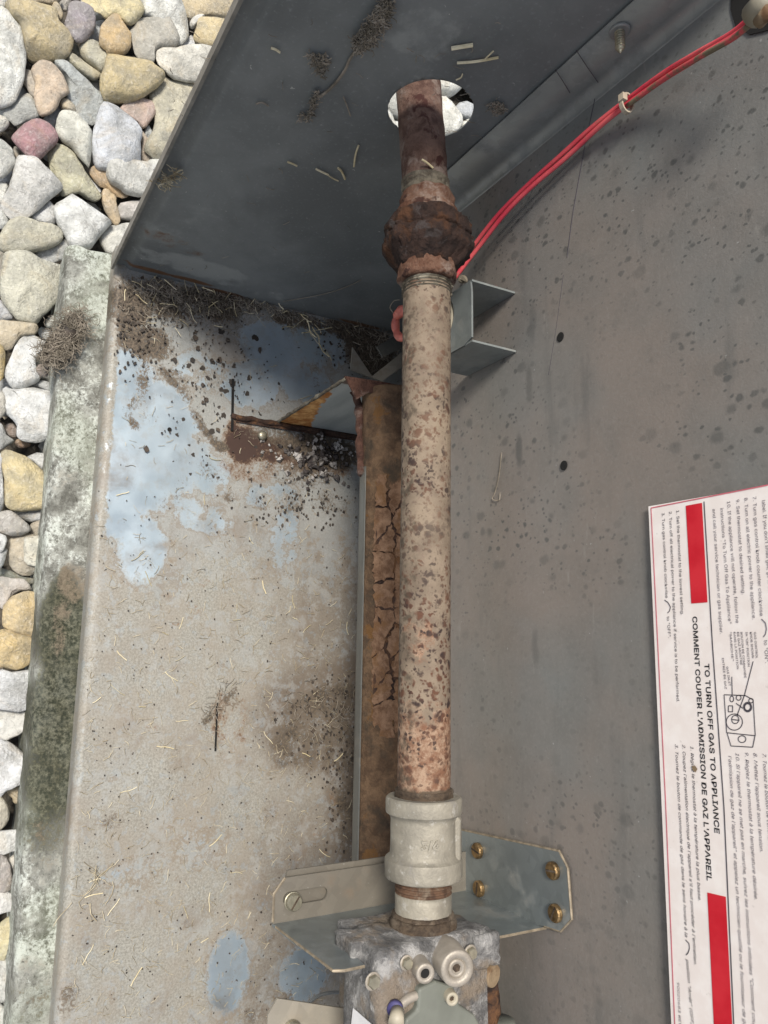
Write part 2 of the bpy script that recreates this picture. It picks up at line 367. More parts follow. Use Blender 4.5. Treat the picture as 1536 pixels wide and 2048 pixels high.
# gusset plate: grey steel whose lower front corner has turned orange
t = NT('gusset_steel')
ru = t.attr('rust'); nn = t.math('SUBTRACT', t.noise(85, 5, .65), .5)
rf = t.ramp(t.math('ADD', ru, t.math('MULTIPLY', nn, .5)), .47, .53)
g = t.mix(t.ramp(t.noise(60, 4, vec=t.coord((1, 1, .2))), .3, .7), (0.36, 0.40, 0.405), (0.47, 0.505, 0.505))
oc = t.mix(t.ramp(t.noise(95, 5, .7), .35, .68), (0.34, 0.13, 0.03), (0.72, 0.42, 0.16))
edge = t.attr('dirt'); ef = t.ramp(t.math('ADD', edge, t.math('MULTIPLY', nn, 1.2)), .45, .62)
c = t.mix(rf, g, oc); c = t.mix(ef, c, t.mix(t.noise(200, 5), (0.05, 0.022, 0.016), (0.3, 0.24, 0.2)))
t.bump(t.noise(300, 5, .7), .35, .001); M['gusset'] = t.done(c, t.mixf(rf, .5, .85), t.mixf(rf, .4, 0.0))

# cast fitting, dusty
t = NT('cast_coupling')
n1 = t.noise(40, 5, .6); c = t.mix(t.ramp(n1, .35, .65), (0.20, 0.186, 0.155), (0.32, 0.297, 0.245))
c = t.mix(t.math('MULTIPLY', t.ramp(t.noise(220, 5, .7), .55, .75), .6), c, (0.56, 0.55, 0.52))
c = t.mix(t.math('MULTIPLY', t.ramp(t.noise(65, 5, .6), .58, .72), .5), c, (0.25, 0.24, 0.245))
t.bump(t.math('ADD', t.noise(700, 4), t.noise(160, 4)), .35, .0009); M['coupling'] = t.done(c, .62, .25)
t = NT('cast_aluminium')
n1 = t.noise(75, 6, .7); c = t.mix(t.ramp(n1, .35, .65), (0.12, 0.12, 0.122), (0.28, 0.277, 0.275))
wf = t.ramp(t.noise(75, 7, .75, vec=t.warp(.02, 60)), .50, .64); c = t.mix(wf, c, (0.46, 0.455, 0.45))
tf = t.ramp(t.noise(40, 5, .6), .47, .60); c = t.mix(t.math('MULTIPLY', tf, .8), c, (0.27, 0.215, 0.16))
bk = t.ramp(t.noise(95, 6, .7), .58, .68); c = t.mix(t.math('MULTIPLY', bk, .7), c, (0.10, 0.09, 0.085))
t.bump(t.math('ADD', t.noise(520, 5, .7), t.noise(90, 4)), .9, .0024); M['alu'] = t.done(c, .6, .3)
simple('port_metal', (0.31, 0.28, 0.24), 0.5, 0.3, 0.15, 140, .3, .0006)
simple('sage_cover', (0.145, 0.155, 0.135), 0.55, 0.0, 0.12, 60, .1)
simple('zinc_screw', (0.33, 0.31, 0.24), 0.38, 0.7, 0.2, 200, .2)
simple('brass_screw', (0.25, 0.165, 0.08), 0.38, 0.8, 0.5, 260, .3)
galv('foot_steel', (0.175, 0.16, 0.135), 0.5, 0.3, (0.15, 0.11, 0.075), 0.7)
galv('pale_foot', (0.32, 0.295, 0.25), 0.5, 0.3, (0.25, 0.21, 0.16), 0.5)
simple('black_hole', (0.004, 0.004, 0.004), 0.9, 0, 0.1)
simple('cream_plastic', (0.33, 0.30, 0.235), 0.5, 0, 0.15, 90)
simple('tan_plastic', (0.40, 0.345, 0.27), 0.5, 0, 0.12, 90)
simple('violet_ring', (0.06, 0.055, 0.16), 0.5, 0, 0.12, 90)
t = NT('red_wire')
c = t.mix(t.ramp(t.noise(40, 4), .35, .7), (0.58, 0.035, 0.07), (0.70, 0.12, 0.13))
c = t.mix(t.math('MULTIPLY', t.ramp(t.noise(190, 5, .7), .6, .72), .55), c, (0.22, 0.15, 0.10)); M['wire'] = t.done(c, .45, 0)
t = NT('soiled_wire')
c = t.mix(t.ramp(t.noise(85, 5, .7), .42, .56), (0.52, 0.07, 0.08), (0.15, 0.12, 0.075)); M['wire_dirty'] = t.done(c, .75, 0)
simple('red_boot', (0.50, 0.14, 0.11), 0.5, 0, 0.3, 150)
t = NT('label_vinyl')
c = t.mix(t.ramp(t.noise(120, 4), .4, .7), (0.76, 0.70, 0.675), (0.81, 0.765, 0.745))
c = t.mix(t.math('MULTIPLY', t.ramp(t.noise(320, 3), .68, .76), .3), c, (0.40, 0.37, 0.34)); M['label'] = t.done(c, .45, 0)
t = NT('label_red')
M['label_red'] = t.done(t.mix(t.ramp(t.noise(50, 4), .35, .7), (0.50, 0.004, 0.018), (0.58, 0.02, 0.035)), .42, 0)
simple('label_pink', (0.55, 0.13, 0.17), .5, 0, .1)
simple('ink_black', (0.015, 0.015, 0.019), .5, 0, .1)
simple('ink_grey', (0.06, 0.055, 0.07), .5, 0, .15)
simple('ink_faded', (0.15, 0.135, 0.16), .5, 0, .15)
simple('white_paper', (0.72, 0.72, 0.74), .5, 0, .05)

# river stones: the stone's own colour comes from the object
t = NT('river_stone')
oi = t.n('ShaderNodeObjectInfo')
loc = t.n('ShaderNodeVectorMath', operation='SCALE'); t.l(oi.outputs['Random'], loc.inputs['Scale']); loc.inputs[0].default_value = (7, 3, 5)
ad = t.n('ShaderNodeVectorMath', operation='ADD'); t.l(t.coord(), ad.inputs[0]); t.l(loc.outputs[0], ad.inputs[1]); pv = ad.outputs[0]
n1 = t.noise(55, 6, .62, vec=pv); n2 = t.noise(320, 5, .72, vec=pv); n3 = t.noise(28, 4, .6, vec=pv, dist=1.5)
c = t.mix(t.ramp(n1, .32, .68), t.mix(.62, oi.outputs['Color'], (0.22, 0.22, 0.20), 'MIX'), oi.outputs['Color'])
c = t.mix(t.math('MULTIPLY', t.ramp(n3, .52, .68), .5), c, t.mix(.5, oi.outputs['Color'], (0.42, 0.31, 0.15)))
c = t.mix(t.math('MULTIPLY', t.ramp(n2, .50, .72), .55), c, t.mix(.5, oi.outputs['Color'], (0.9, 0.9, 0.88)))
c = t.mix(t.math('MULTIPLY', t.ramp(n2, .48, .30), .5), c, t.mix(.7, oi.outputs['Color'], (0.10, 0.105, 0.11)))
vein = t.ramp(t.math('ABSOLUTE', t.math('SUBTRACT', t.noise(22, 3, .5, vec=pv, dist=2), .5)), .012, 0.0)
c = t.mix(t.math('MULTIPLY', vein, .35), c, (0.16, 0.14, 0.12))
t.bump(t.math('ADD', t.math('MULTIPLY', n2, .9), n1), .9, .0035); M['stone'] = t.done(c, .72, 0, .35)
t = NT('soil'); c = t.mix(t.ramp(t.noise(120, 5, .7), .35, .7), (0.03, 0.028, 0.024), (0.11, 0.095, 0.075)); t.bump(t.noise(200, 5), .8, .004); M['soil'] = t.done(c, .9)

t = NT('gravel_mix'); g_ = t.n('ShaderNodeNewGeometry'); cr_ = t.n('ShaderNodeValToRGB'); cr_.color_ramp.interpolation = 'CONSTANT'
cols_ = [(.60,.62,.60),(.50,.53,.56),(.52,.44,.27),(.64,.60,.50),(.46,.47,.45),(.58,.53,.42),(.36,.27,.26),(.68,.69,.66)]
for i_, c_ in enumerate(cols_):
    e_ = cr_.color_ramp.elements[i_] if i_ < 2 else cr_.color_ramp.elements.new(i_/8)
    e_.position = i_/8; e_.color = (*c_, 1)
t.l(g_.outputs['Random Per Island'], cr_.inputs[0]); n1 = t.noise(60, 6, .65); n2 = t.noise(320, 5, .72)
c = t.mix(t.ramp(n1, .3, .7), t.mix(.5, cr_.outputs[0], (0.2, 0.2, 0.18)), cr_.outputs[0]); c = t.mix(t.math('MULTIPLY', t.ramp(n2, .5, .72), .5), c, (0.75, 0.75, 0.72))
t.bump(t.math('ADD', n2, n1), .8, .003); M['gravel_mix'] = t.done(c, .75, 0, .3)
t = NT('soil_grit'); s_ = t.vor(120, out='Color'); q = t.n('ShaderNodeSeparateColor'); t.l(s_, q.inputs[0])
c = t.mix(q.outputs[0], (0.05, 0.04, 0.03), (0.30, 0.26, 0.20)); M['soil_grit'] = t.done(c, .9)
# concrete pad: grey concrete under pale lichen and dark moss
t = NT('lichen_concrete')
n1 = t.noise(70, 7, .72); n2 = t.noise(330, 5, .8)
c = t.mix(t.ramp(n1, .33, .66), (0.13, 0.13, 0.115), (0.40, 0.41, 0.375))
lf = t.ramp(t.math('ADD', t.math('MULTIPLY', n2, .6), t.math('MULTIPLY', t.noise(36, 5, .6), .6)), .58, .72); c = t.mix(lf, c, (0.66, 0.70, 0.66))
gf = t.ramp(t.noise(18, 4), .45, .65); c = t.mix(t.math('MULTIPLY', gf, .3), c, (0.24, 0.28, 0.18))
c = t.mix(t.math('MULTIPLY', t.ramp(n2, .46, .3), .8), c, (0.06, 0.06, 0.05))
ms = t.ramp(t.math('ADD', t.attr('moss'), t.math('ADD', t.math('MULTIPLY', t.math('SUBTRACT', n1, .5), 1.5), t.math('MULTIPLY', t.math('SUBTRACT', n2, .5), 1.4))), .35, .85)
c = t.mix(t.math('MULTIPLY', ms, .9), c, t.mix(t.ramp(t.noise(330, 4, .7), .35, .7), (0.020, 0.025, 0.014), (0.125, 0.122, 0.078)))
bs = t.ramp(t.math('ADD', t.attr('dirt'), t.math('ADD', t.math('MULTIPLY', t.math('SUBTRACT', n1, .5), 1.8), t.math('MULTIPLY', t.math('SUBTRACT', n2, .5), 1.0))), .4, .9)
c = t.mix(t.math('MULTIPLY', bs, .8), c, t.mix(n2, (0.09, 0.07, 0.05), (0.33, 0.27, 0.20)))
t.bump(t.math('ADD', n2, n1), .8, .0025); M['concrete'] = t.done(c, .9, 0, .2)
def straw_mat(name, a, b):
    t = NT(name); M[name] = t.done(t.mix(t.ramp(t.noise(90, 3), .35, .7), a, b), .7)
straw_mat('straw', (0.52, 0.44, 0.26), (0.74, 0.67, 0.48))
straw_mat('dry_grass', (0.26, 0.21, 0.13), (0.58, 0.52, 0.38))
straw_mat('lint', (0.15, 0.13, 0.10), (0.30, 0.26, 0.21))
straw_mat('crumb', (0.025, 0.02, 0.017), (0.075, 0.055, 0.04))
t = NT('corrosion_lumps'); s_ = t.vor(160, out='Color'); q = t.n('ShaderNodeSeparateColor'); t.l(s_, q.inputs[0])
c = t.mix(t.ramp(q.outputs[0], .35, .95), (0.04, 0.032, 0.03), (0.30, 0.28, 0.26)); c = t.mix(t.ramp(q.outputs[1], .88, .95), c, (0.45, 0.43, 0.41))
M['lumps'] = t.done(c, .75)
# ------------------------------------------------------------------ fixed planes of the cabinet
XP, YW = -0.305, 0.286                     # side panel, partition
PY, PZ, PR = 0.220, 0.285, 0.01335         # gas pipe axis and radius
YF = U(188, 1024, 'z', -0.006).y           # front fold of the base pan
ZPAD, ZG = -0.020, -0.085

def sstep(a, b, x):
    t = max(0.0, min(1.0, (x-a)/(b-a))); return t*t*(3-2*t)
class Field:
    """stains: ellipses given by photo position and size, stored as places on the surface"""
    def __init__(s, items, axis, val, kx, ky, iu, iv):
        s.it = []
        for (px, py, rx, ry, a) in items:
            p = U(px, py, axis, val); s.it.append((p[iu], p[iv], rx*kx, ry*ky, a))
        s.iu, s.iv = iu, iv
    def __call__(s, p):
        v = 0.0
        for (cu, cv, ru, rv, a) in s.it:
            d = math.hypot((p[s.iu]-cu)/ru, (p[s.iv]-cv)/rv)
            if d < 1.6: v = max(v, a*sstep(1.5, 0.5, d))
        return v
def set_attr(me, name, vals):
    a = me.attributes.new(name, 'FLOAT', 'POINT'); a.data.foreach_set('value', vals)
def grid(us, vs_, fn):
    V = [fn(u, v) for u in us for v in vs_]; n = len(vs_)
    return V, [(i*n+j, i*n+j+1, (i+1)*n+j+1, (i+1)*n+j) for i in range(len(us)-1) for j in range(n-1)]
def frange(a, b, st):
    k = max(1, int(round((b-a)/st))); return [a+(b-a)*i/k for i in range(k+1)]

# ------------------------------------------------------------------ ground and river stones
gv, gf = grid([-60, -6, -1.2, -.8, -.4, 0, .4, .8, 1.2, 6, 60], [-60, -6, -1, -.5, 0, .5, 1, 6, 60], lambda u, v: (u, v, ZG-0.030))
ground = link('ground', mesh(gv, gf), M['soil']); tag(ground, kind='structure')

def stone_mesh(outline, zmid, half, seed):
    n = len(outline); c = sum((Vector(p) for p in outline), Vector((0, 0, 0)))/n
    pts = []
    for i in range(n):                                   # rounded closed outline
        p0, p1, p2, p3 = (Vector(outline[(i+k-1) % n]) for k in range(4))
        for t_ in (0, .5):
            q = 0.5*((2*p1)+(p2-p0)*t_+(2*p0-5*p1+4*p2-p3)*t_*t_+(3*p1-p0-3*p2+p3)*t_**3); pts.append(q)
    N = len(pts); prof = [(.45, -1), (.85, -.65), (.985, -.15), (1.0, .10), (.975, .42), (.90, .72), (.72, .90), (.38, .97)]
    V = []; Fc = []
    tilt = (random.uniform(-.18, .18), random.uniform(-.18, .18))
    for (s_, h) in prof:
        for q in pts:
            p = c+(q-c)*s_; d = p-c
            z = h*half + (tilt[0]*d.x+tilt[1]*d.y)*max(0, h)
            p = Vector((p.x, p.y, zmid+z))
            nn = mn.noise(p*60+Vector((seed, 0, 0)))*.0022+mn.noise(p*150+Vector((0, seed, 0)))*.0013
            V.append(p+Vector((nn*.6, nn*.6, nn*1.6)))
    for i in range(len(prof)-1):
        for k in range(N):
            a = i*N+k; b = i*N+(k+1) % N; Fc.append((a, b, b+N, a+N))
    V.append(Vector((c.x, c.y, zmid+half*1.0))); ti = len(V)-1
    for k in range(N): Fc.append(((len(prof)-1)*N+k, (len(prof)-1)*N+(k+1) % N, ti))
    rr_ = random.Random(int(seed*977) & 0xffff); ext = max((p-c).length for p in pts)
    for _ in range(rr_.randint(2, 4)):                    # chipped, flattened facets
        az = rr_.uniform(0, 6.28); el_ = rr_.uniform(.35, 1.45); nv = Vector((cos(az)*cos(el_), sin(az)*cos(el_), sin(el_)))
        c3 = Vector((c.x, c.y, zmid)); mxd = max((p-c3).dot(nv) for p in V); d_ = mxd*rr_.uniform(.70, .92)
        for i_, p in enumerate(V):
            ex = (p-c3).dot(nv)-d_
            if ex > 0: V[i_] = p-nv*ex*.9
    me = mesh(V, Fc, 'stone'); me.polygons.foreach_set('use_smooth', [True]*len(me.polygons)); me.materials.append(M['stone'])
    return me
S = [  # outline in the photo, colour, layer
([(0,15),(10,18),(25,40),(40,57),(47,83),(52,108),(48,142),(45,170),(33,200),(15,212),(0,215),(-20,200),(-25,100)],(.80,.83,.76),2),
([(12,10),(27,4),(55,7),(102,15),(115,25),(118,45),(133,58),(147,82),(140,107),(123,119),(98,126),(67,129),(55,120),(52,100),(45,73),(37,50),(20,37)],(.60,.50,.30),2),
([(102,13),(113,6),(123,18),(124,35),(119,44),(108,30)],(.7,.58,.38),1),
([(138,10),(150,6),(167,11),(185,25),(192,42),(187,62),(175,78),(158,85),(147,80),(135,62),(130,47),(133,30)],(.40,.36,.39),2),
([(60,-8),(120,-8),(117,6),(100,12),(83,10),(67,5)],(.6,.5,.35),1),
([(120,-8),(140,-5),(140,10),(133,22),(123,16)],(.62,.58,.52),0),
([(165,0),(165,5),(182,20),(200,29),(212,38),(230,33),(245,42),(255,50),(267,48),(283,33),(287,18),(278,0),(265,-12),(180,-12)],(.75,.66,.40),2),
([(283,10),(287,-10),(350,-8),(360,5),(372,25),(377,50),(377,70),(367,87),(357,92),(330,80),(300,40),(286,36)],(.78,.8,.72),1),
([(260,57),(273,43),(290,36),(338,36),(353,53),(358,78),(353,93),(343,100),(320,97),(312,110),(308,124),(300,125),(280,118),(267,103),(263,80)],(.52,.5,.44),2),
([(198,67),(200,55),(210,45),(225,30),(237,32),(247,50),(263,70),(262,93),(245,112),(217,108),(212,100),(199,88)],(.68,.5,.27),2),
([(158,93),(173,82),(192,83),(207,95),(213,112),(210,133),(203,146),(188,132),(175,123),(162,108)],(.68,.66,.52),1),
([(128,117),(140,108),(158,115),(183,130),(200,145),(200,153),(188,160),(172,153),(150,137)],(.62,.58,.42),1),
([(190,42),(208,40),(200,65),(197,82),(180,84),(178,76)],(.7,.76,.76),0),
([(144,95),(155,87),(160,100),(158,114),(147,103)],(.55,.56,.48),0),
([(217,108),(225,107),(270,123),(293,128),(313,142),(327,152),(323,165),(300,185),(272,200),(238,207),(215,205),(207,190),(203,177),(202,155),(210,133)],(.60,.50,.29),2),
([(63,142),(72,128),(83,123),(100,128),(117,142),(132,158),(138,173),(137,187),(122,197),(115,213),(100,227),(85,232),(77,222),(67,192),(71,167)],(.72,.58,.44),2),
([(48,137),(65,135),(65,150),(72,175),(73,197),(63,192),(48,165)],(.62,.56,.48),1),
([(107,127),(117,122),(130,128),(150,143),(172,160),(188,175),(203,192),(217,208),(203,233),(188,250),(167,240),(150,225),(142,207),(132,195),(138,180),(133,158),(117,142)],(.52,.56,.56),1),
([(122,203),(130,196),(138,205),(150,213),(150,225),(123,218)],(.65,.58,.45),1),
([(-5,222),(33,208),(43,190),(55,187),(65,197),(72,213),(78,237),(55,243),(30,252),(20,242),(-5,235)],(.55,.57,.55),1),
([(-10,233),(5,235),(16,240),(18,250),(12,258),(0,263),(-12,262)],(.75,.77,.68),2),
([(80,242),(103,222),(120,210),(118,237),(115,258),(95,250)],(.66,.7,.76),0),
([(22,267),(33,253),(63,243),(80,242),(95,250),(110,265),(115,277),(113,288),(97,303),(83,318),(72,322),(57,315),(43,300),(28,282)],(.44,.25,.27),2),
([(113,255),(118,228),(130,222),(150,226),(165,240),(183,265),(187,300),(188,320),(180,335),(160,315),(145,295),(125,283),(115,267)],(.70,.71,.58),2),
([(183,275),(188,250),(197,225),(207,208),(222,212),(240,222),(262,238),(278,256),(283,265),(280,285),(284,325),(262,335),(225,342),(205,340),(192,333),(187,310),(184,290)],(.58,.64,.73),1.5),
([(213,340),(217,325),(242,319),(258,320),(296,333),(285,360),(268,392),(255,388),(243,378),(223,367),(215,355)],(.62,.63,.58),2),
([(178,343),(188,333),(200,337),(213,343),(217,360),(227,370),(243,380),(257,390),(242,396),(227,389),(213,377),(200,372),(187,358)],(.58,.42,.25),1),
([(95,307),(107,295),(117,293),(133,298),(150,312),(158,327),(167,343),(180,360),(198,387),(200,395),(190,403),(175,397),(157,386),(127,392),(117,387),(124,377),(113,360),(97,343)],(.60,.58,.42),1),
([(35,320),(47,315),(67,318),(80,330),(100,347),(117,367),(124,377),(115,387),(97,400),(80,417),(52,437),(37,435),(22,437),(7,417),(5,403),(13,385),(22,363),(28,340)],(.68,.68,.64),2),
([(-12,305),(0,300),(15,302),(27,312),(32,325),(25,338),(10,352),(0,357),(-15,350)],(.66,.68,.62),2),
([(-12,285),(0,280),(13,287),(25,300),(30,312),(15,312),(-10,305)],(.6,.66,.62),1),
([(-10,365),(0,365),(15,370),(13,385),(5,403),(-5,407)],(.66,.66,.58),1),
([(-10,405),(3,405),(18,435),(10,455),(0,458),(-10,455)],(.6,.64,.6),1),
([(57,438),(80,417),(98,400),(110,405),(115,432),(107,452),(90,450),(67,442)],(.64,.67,.68),1),
([(108,412),(127,398),(143,388),(157,386),(172,395),(188,408),(207,425),(222,442),(217,455),(200,472),(188,488),(180,497),(163,497),(140,495),(130,473),(118,455),(112,432)],(.72,.75,.73),2),
([(203,387),(210,378),(220,387),(232,397),(233,420),(237,443),(228,450),(218,437),(208,420)],(.66,.52,.34),1),
([(237,423),(242,407),(258,402),(268,405),(262,425),(245,440),(240,437)],(.66,.6,.56),1),
([(188,498),(200,478),(215,458),(228,450),(243,447),(232,480),(220,505),(200,510)],(.68,.68,.60),1),
([(0,472),(13,442),(27,435),(50,438),(80,448),(107,453),(120,463),(124,477),(115,488),(95,497),(62,505),(20,507),(3,500),(-5,485)],(.62,.6,.48),2),
([(71,507),(96,498),(123,485),(132,483),(131,507),(120,520),(104,526),(89,522)],(.58,.62,.62),1),
([(7,516),(16,509),(37,507),(55,509),(74,520),(96,528),(115,533),(129,544),(126,565),(126,588),(113,603),(98,618),(82,632),(70,647),(55,644),(38,641),(27,629),(14,613),(3,596),(1,562),(4,535)],(.66,.65,.54),2),
([(105,617),(126,593),(125,611),(115,615)],(.62,.58,.5),0),
([(-10,600),(2,600),(14,618),(27,635),(14,640),(-10,637)],(.66,.7,.76),1),
([(-10,645),(20,643),(41,645),(62,648),(74,651),(76,662),(68,671),(41,674),(25,697),(11,700),(-10,692)],(.62,.54,.40),2),
([(101,632),(112,633),(119,643),(109,654),(96,655),(93,648)],(.6,.63,.56),1),
([(78,659),(93,655),(107,669),(96,682),(82,675)],(.62,.68,.7),0),
([(48,673),(66,671),(82,681),(97,688),(82,701),(72,715),(70,730),(78,748),(79,757),(71,766),(37,780),(26,776),(15,762),(11,748),(16,726),(30,693)],(.68,.72,.73),2),
([(-12,690),(0,690),(8,701),(12,719),(8,747),(2,760),(-12,760)],(.6,.46,.2),2),
([(5,777),(11,762),(19,775),(34,781),(64,772),(85,781),(113,796),(112,827),(112,846),(98,863),(82,883),(62,884),(45,881),(34,870),(34,851),(26,839),(14,828),(8,805)],(.74,.78,.79),2),
([(68,768),(85,762),(101,768),(112,788),(113,796),(96,786)],(.5,.52,.52),1),
([(-10,800),(4,780),(12,807),(11,824),(0,837),(-10,835)],(.6,.58,.52),2),
([(10,854),(18,847),(31,851),(34,870),(25,876),(12,868)],(.34,.26,.22),0),
([(-10,845),(4,850),(11,870),(27,881),(16,892),(0,899),(-10,895)],(.5,.52,.52),1),
([(27,885),(38,877),(62,888),(52,895),(36,895)],(.36,.22,.15),0),
([(82,883),(107,865),(103,893),(101,911),(82,900)],(.45,.45,.42),0),
([(5,907),(25,902),(52,910),(68,925),(88,945),(97,965),(100,989),(96,1007),(85,1018),(57,1021),(30,1021),(14,1014),(8,1001),(10,975),(5,941)],(.74,.63,.37),2),
([(53,911),(74,906),(90,909),(103,918),(103,948),(96,960),(82,939),(68,924)],(.74,.77,.76),1),
([(-12,895),(0,900),(4,907),(7,948),(7,996),(3,1018),(-12,1018)],(.62,.66,.7),2),
([(-10,1020),(5,1020),(23,1022),(47,1041),(60,1055),(54,1065),(30,1072),(14,1069),(-5,1060)],(.55,.53,.5),2),
([(30,1020),(92,1018),(85,1033),(60,1044),(42,1034)],(.55,.56,.56),1),
([(62,1055),(77,1036),(95,1030),(95,1072),(70,1074),(63,1064)],(.6,.53,.42),1),
([(16,1095),(21,1079),(37,1070),(66,1069),(72,1081),(80,1102),(76,1130),(70,1151),(54,1155),(35,1147),(19,1128)],(.64,.57,.45),1),
([(47,1083),(52,1075),(89,1076),(92,1130),(54,1130),(49,1109)],(.74,.72,.56),2),
([(66,1132),(89,1130),(87,1160),(77,1151)],(.66,.66,.56),1),
([(-10,1069),(10,1071),(10,1088),(0,1107),(-10,1105)],(.64,.68,.68),2),
([(0,1102),(14,1097),(15,1111),(8,1130),(-5,1142),(-10,1120)],(.6,.66,.7),2),
([(5,1137),(35,1148),(58,1156),(80,1162),(60,1168),(0,1152)],(.28,.3,.26),0),
([(-10,1156),(23,1156),(47,1158),(63,1179),(42,1182),(21,1198),(9,1219),(-10,1200)],(.6,.56,.52),1),
([(7,1226),(16,1203),(35,1186),(56,1182),(77,1196),(82,1219),(82,1250),(75,1268),(66,1274),(37,1268),(14,1257),(7,1250)],(.76,.60,.34),2),
([(-5,1268),(12,1256),(35,1266),(61,1273),(70,1285),(70,1308),(59,1329),(30,1338),(7,1334),(-5,1327)],(.74,.57,.29),2),
([(-10,1343),(20,1341),(47,1341),(72,1346),(68,1395),(61,1415),(-10,1418)],(.74,.78,.82),2),
([(-10,1417),(61,1413),(60,1449),(47,1465),(23,1479),(-10,1482)],(.74,.74,.68),1),
([(-12,1482),(8,1482),(17,1483),(36,1497),(53,1530),(53,1552),(36,1571),(14,1584),(-12,1585)],(.76,.79,.82),2),
([(14,1583),(39,1571),(53,1566),(47,1596),(30,1607),(25,1596)],(.62,.52,.36),0),
([(-10,1588),(2,1592),(14,1607),(21,1627),(11,1649),(-8,1657)],(.64,.6,.5),1),
([(-10,1665),(44,1661),(42,1693),(25,1702),(-10,1706)],(.74,.76,.74),2),
([(17,1716),(42,1697),(42,1730),(33,1810),(22,1785),(19,1743)],(.74,.72,.64),1),
([(-12,1712),(14,1716),(22,1745),(22,1779),(-12,1780)],(.5,.46,.44),2),
([(-12,1779),(25,1788),(33,1810),(11,1824),(-12,1825)],(.76,.76,.74),2),
([(-8,1860),(14,1835),(30,1820),(31,1870),(17,1902),(0,1934),(-12,1930)],(.72,.66,.42),1),
([(-10,1935),(14,1912),(26,1924),(22,1980),(14,2000),(-10,1998)],(.64,.66,.6),1),
([(-12,2005),(10,2012),(22,2050),(-12,2060)],(.66,.7,.66),1),
([(312,108),(323,98),(350,100),(375,95),(393,102),(390,120),(375,150),(367,165),(350,157),(330,142),(315,127)],(.76,.73,.6),2),
([(358,-8),(445,-8),(425,35),(417,33),(383,37),(374,30),(368,14)],(.62,.52,.34),1),
([(380,45),(388,33),(413,25),(417,30),(397,42),(388,55),(381,55)],(.66,.66,.6),1),
([(390,63),(395,42),(403,35),(423,45),(412,72),(398,98),(392,83)],(.72,.6,.36),2),
([(360,93),(380,73),(388,72),(395,98),(375,95)],(.62,.67,.74),0),
([(300,192),(327,157),(340,162),(365,173),(350,215),(325,262),(310,300),(300,325),(290,300),(305,265),(310,225)],(.58,.55,.43),1),
([(240,217),(255,207),(280,198),(297,198),(308,212),(310,230),(292,253),(283,255),(272,243),(255,232)],(.62,.48,.42),1),
([(287,262),(300,250),(302,282),(297,295),(290,277)],(.6,.68,.72),0),
([(281,268),(290,275),(292,328),(283,325)],(.5,.42,.34),0),
([(245,113),(270,115),(300,128),(315,138),(307,142),(270,123)],(.5,.42,.38),0),
([(172,348),(180,357),(203,378),(200,390),(190,380)],(.66,.7,.74),0),
([(0,355),(25,340),(22,363),(15,370),(0,363)],(.6,.64,.7),0),
([(27,290),(45,303),(57,317),(40,316),(30,318)],(.5,.46,.4),0),
([(-5,-5),(12,-5),(12,12),(10,18),(-5,16)],(.7,.74,.72),1),
([(12,-8),(58,-8),(55,5),(27,3),(14,6)],(.7,.74,.72),0),
]
occ = []
def add_stone(pl, z, half, c, seed):
    o = link('stone', stone_mesh(pl, z, half, seed), None, ground); o.color = (*c, 1); return o
for i, (pl, c, t_) in enumerate(S):
    z = ZG + 0.0075*t_
    pl = [(x+30 if (y < 510 and x > 447-y*225/512-14) else (x+18 if (y > 497 and x > 132-(y-497)*.0715-9) else x), y) for (x, y) in pl]
    w3 = [U(x, y, 'z', z) for (x, y) in pl]
    cen = sum(w3, Vector((0, 0, 0)))/len(w3)
    rad = min((p-cen).length for p in w3); half = max(.005, min(.015, .55*rad))
    if t_ == 0: half *= .7
    w3 = [cen+(p-cen)*1.03 for p in w3]
    occ.append((cen, rad))
    add_stone(w3, z, half, [min(.88, (x*.55+.45*(sum(c)/3))*1.0) if min(c) > .55 else x*.9 for x in c], i*3.7)
pal = [(.70,.72,.70),(.62,.65,.68),(.58,.50,.33),(.72,.66,.5),(.55,.57,.55),(.66,.62,.52),(.42,.33,.31),(.76,.77,.73)]
def rnd_stone(x, y, z, r, bright=.7):
    n = random.randint(7, 9); a0 = random.random()*6; el = random.uniform(.6, .95)
    pl = []
    for k in range(n):
        a = a0+2*pi*k/n; rr = r*random.uniform(.82, 1.1)
        u, v = cos(a-a0)*rr, sin(a-a0)*rr*el
        pl.append(Vector((x+u*cos(a0)-v*sin(a0), y+u*sin(a0)+v*cos(a0), z)))
    add_stone(pl, z, r*random.uniform(.4, .55), [q*bright for q in random.choice(pal)], x*91+y*57)
cnt = 0
for k in range(5000):                                   # lower layer and the margins outside the frame
    x, y = random.uniform(-.50, .40), random.uniform(-.04, .125)
    if x > -.315 and y > .065: continue
    r = random.uniform(.013, .024)
    if any((Vector((x, y, 0))-Vector((c_.x, c_.y, 0))).length < (r_*.6+r*.62) for c_, r_ in occ): continue
    occ.append((Vector((x, y, 0)), r)); rnd_stone(x, y, ZG-.010, r); cnt += 1
    if cnt > 110: break
for k in range(3000):                                   # gravel that shows through the pipe hole
    x, y = random.uniform(-.86, -.42), random.uniform(.27, .60); r = random.uniform(.028, .042)
    if any((Vector((x, y, 0))-Vector((c_.x, c_.y, 0))).length < (r_+r)*.82 for c_, r_ in occ): continue
    occ.append((Vector((x, y, 0)), r)); pal_, pal = pal, [(.80,.82,.80),(.78,.78,.72),(.82,.80,.74)]; rnd_stone(x, y, ZG, r*1.1, 1.05); pal = pal_; cnt += 1
    if cnt > 200: break

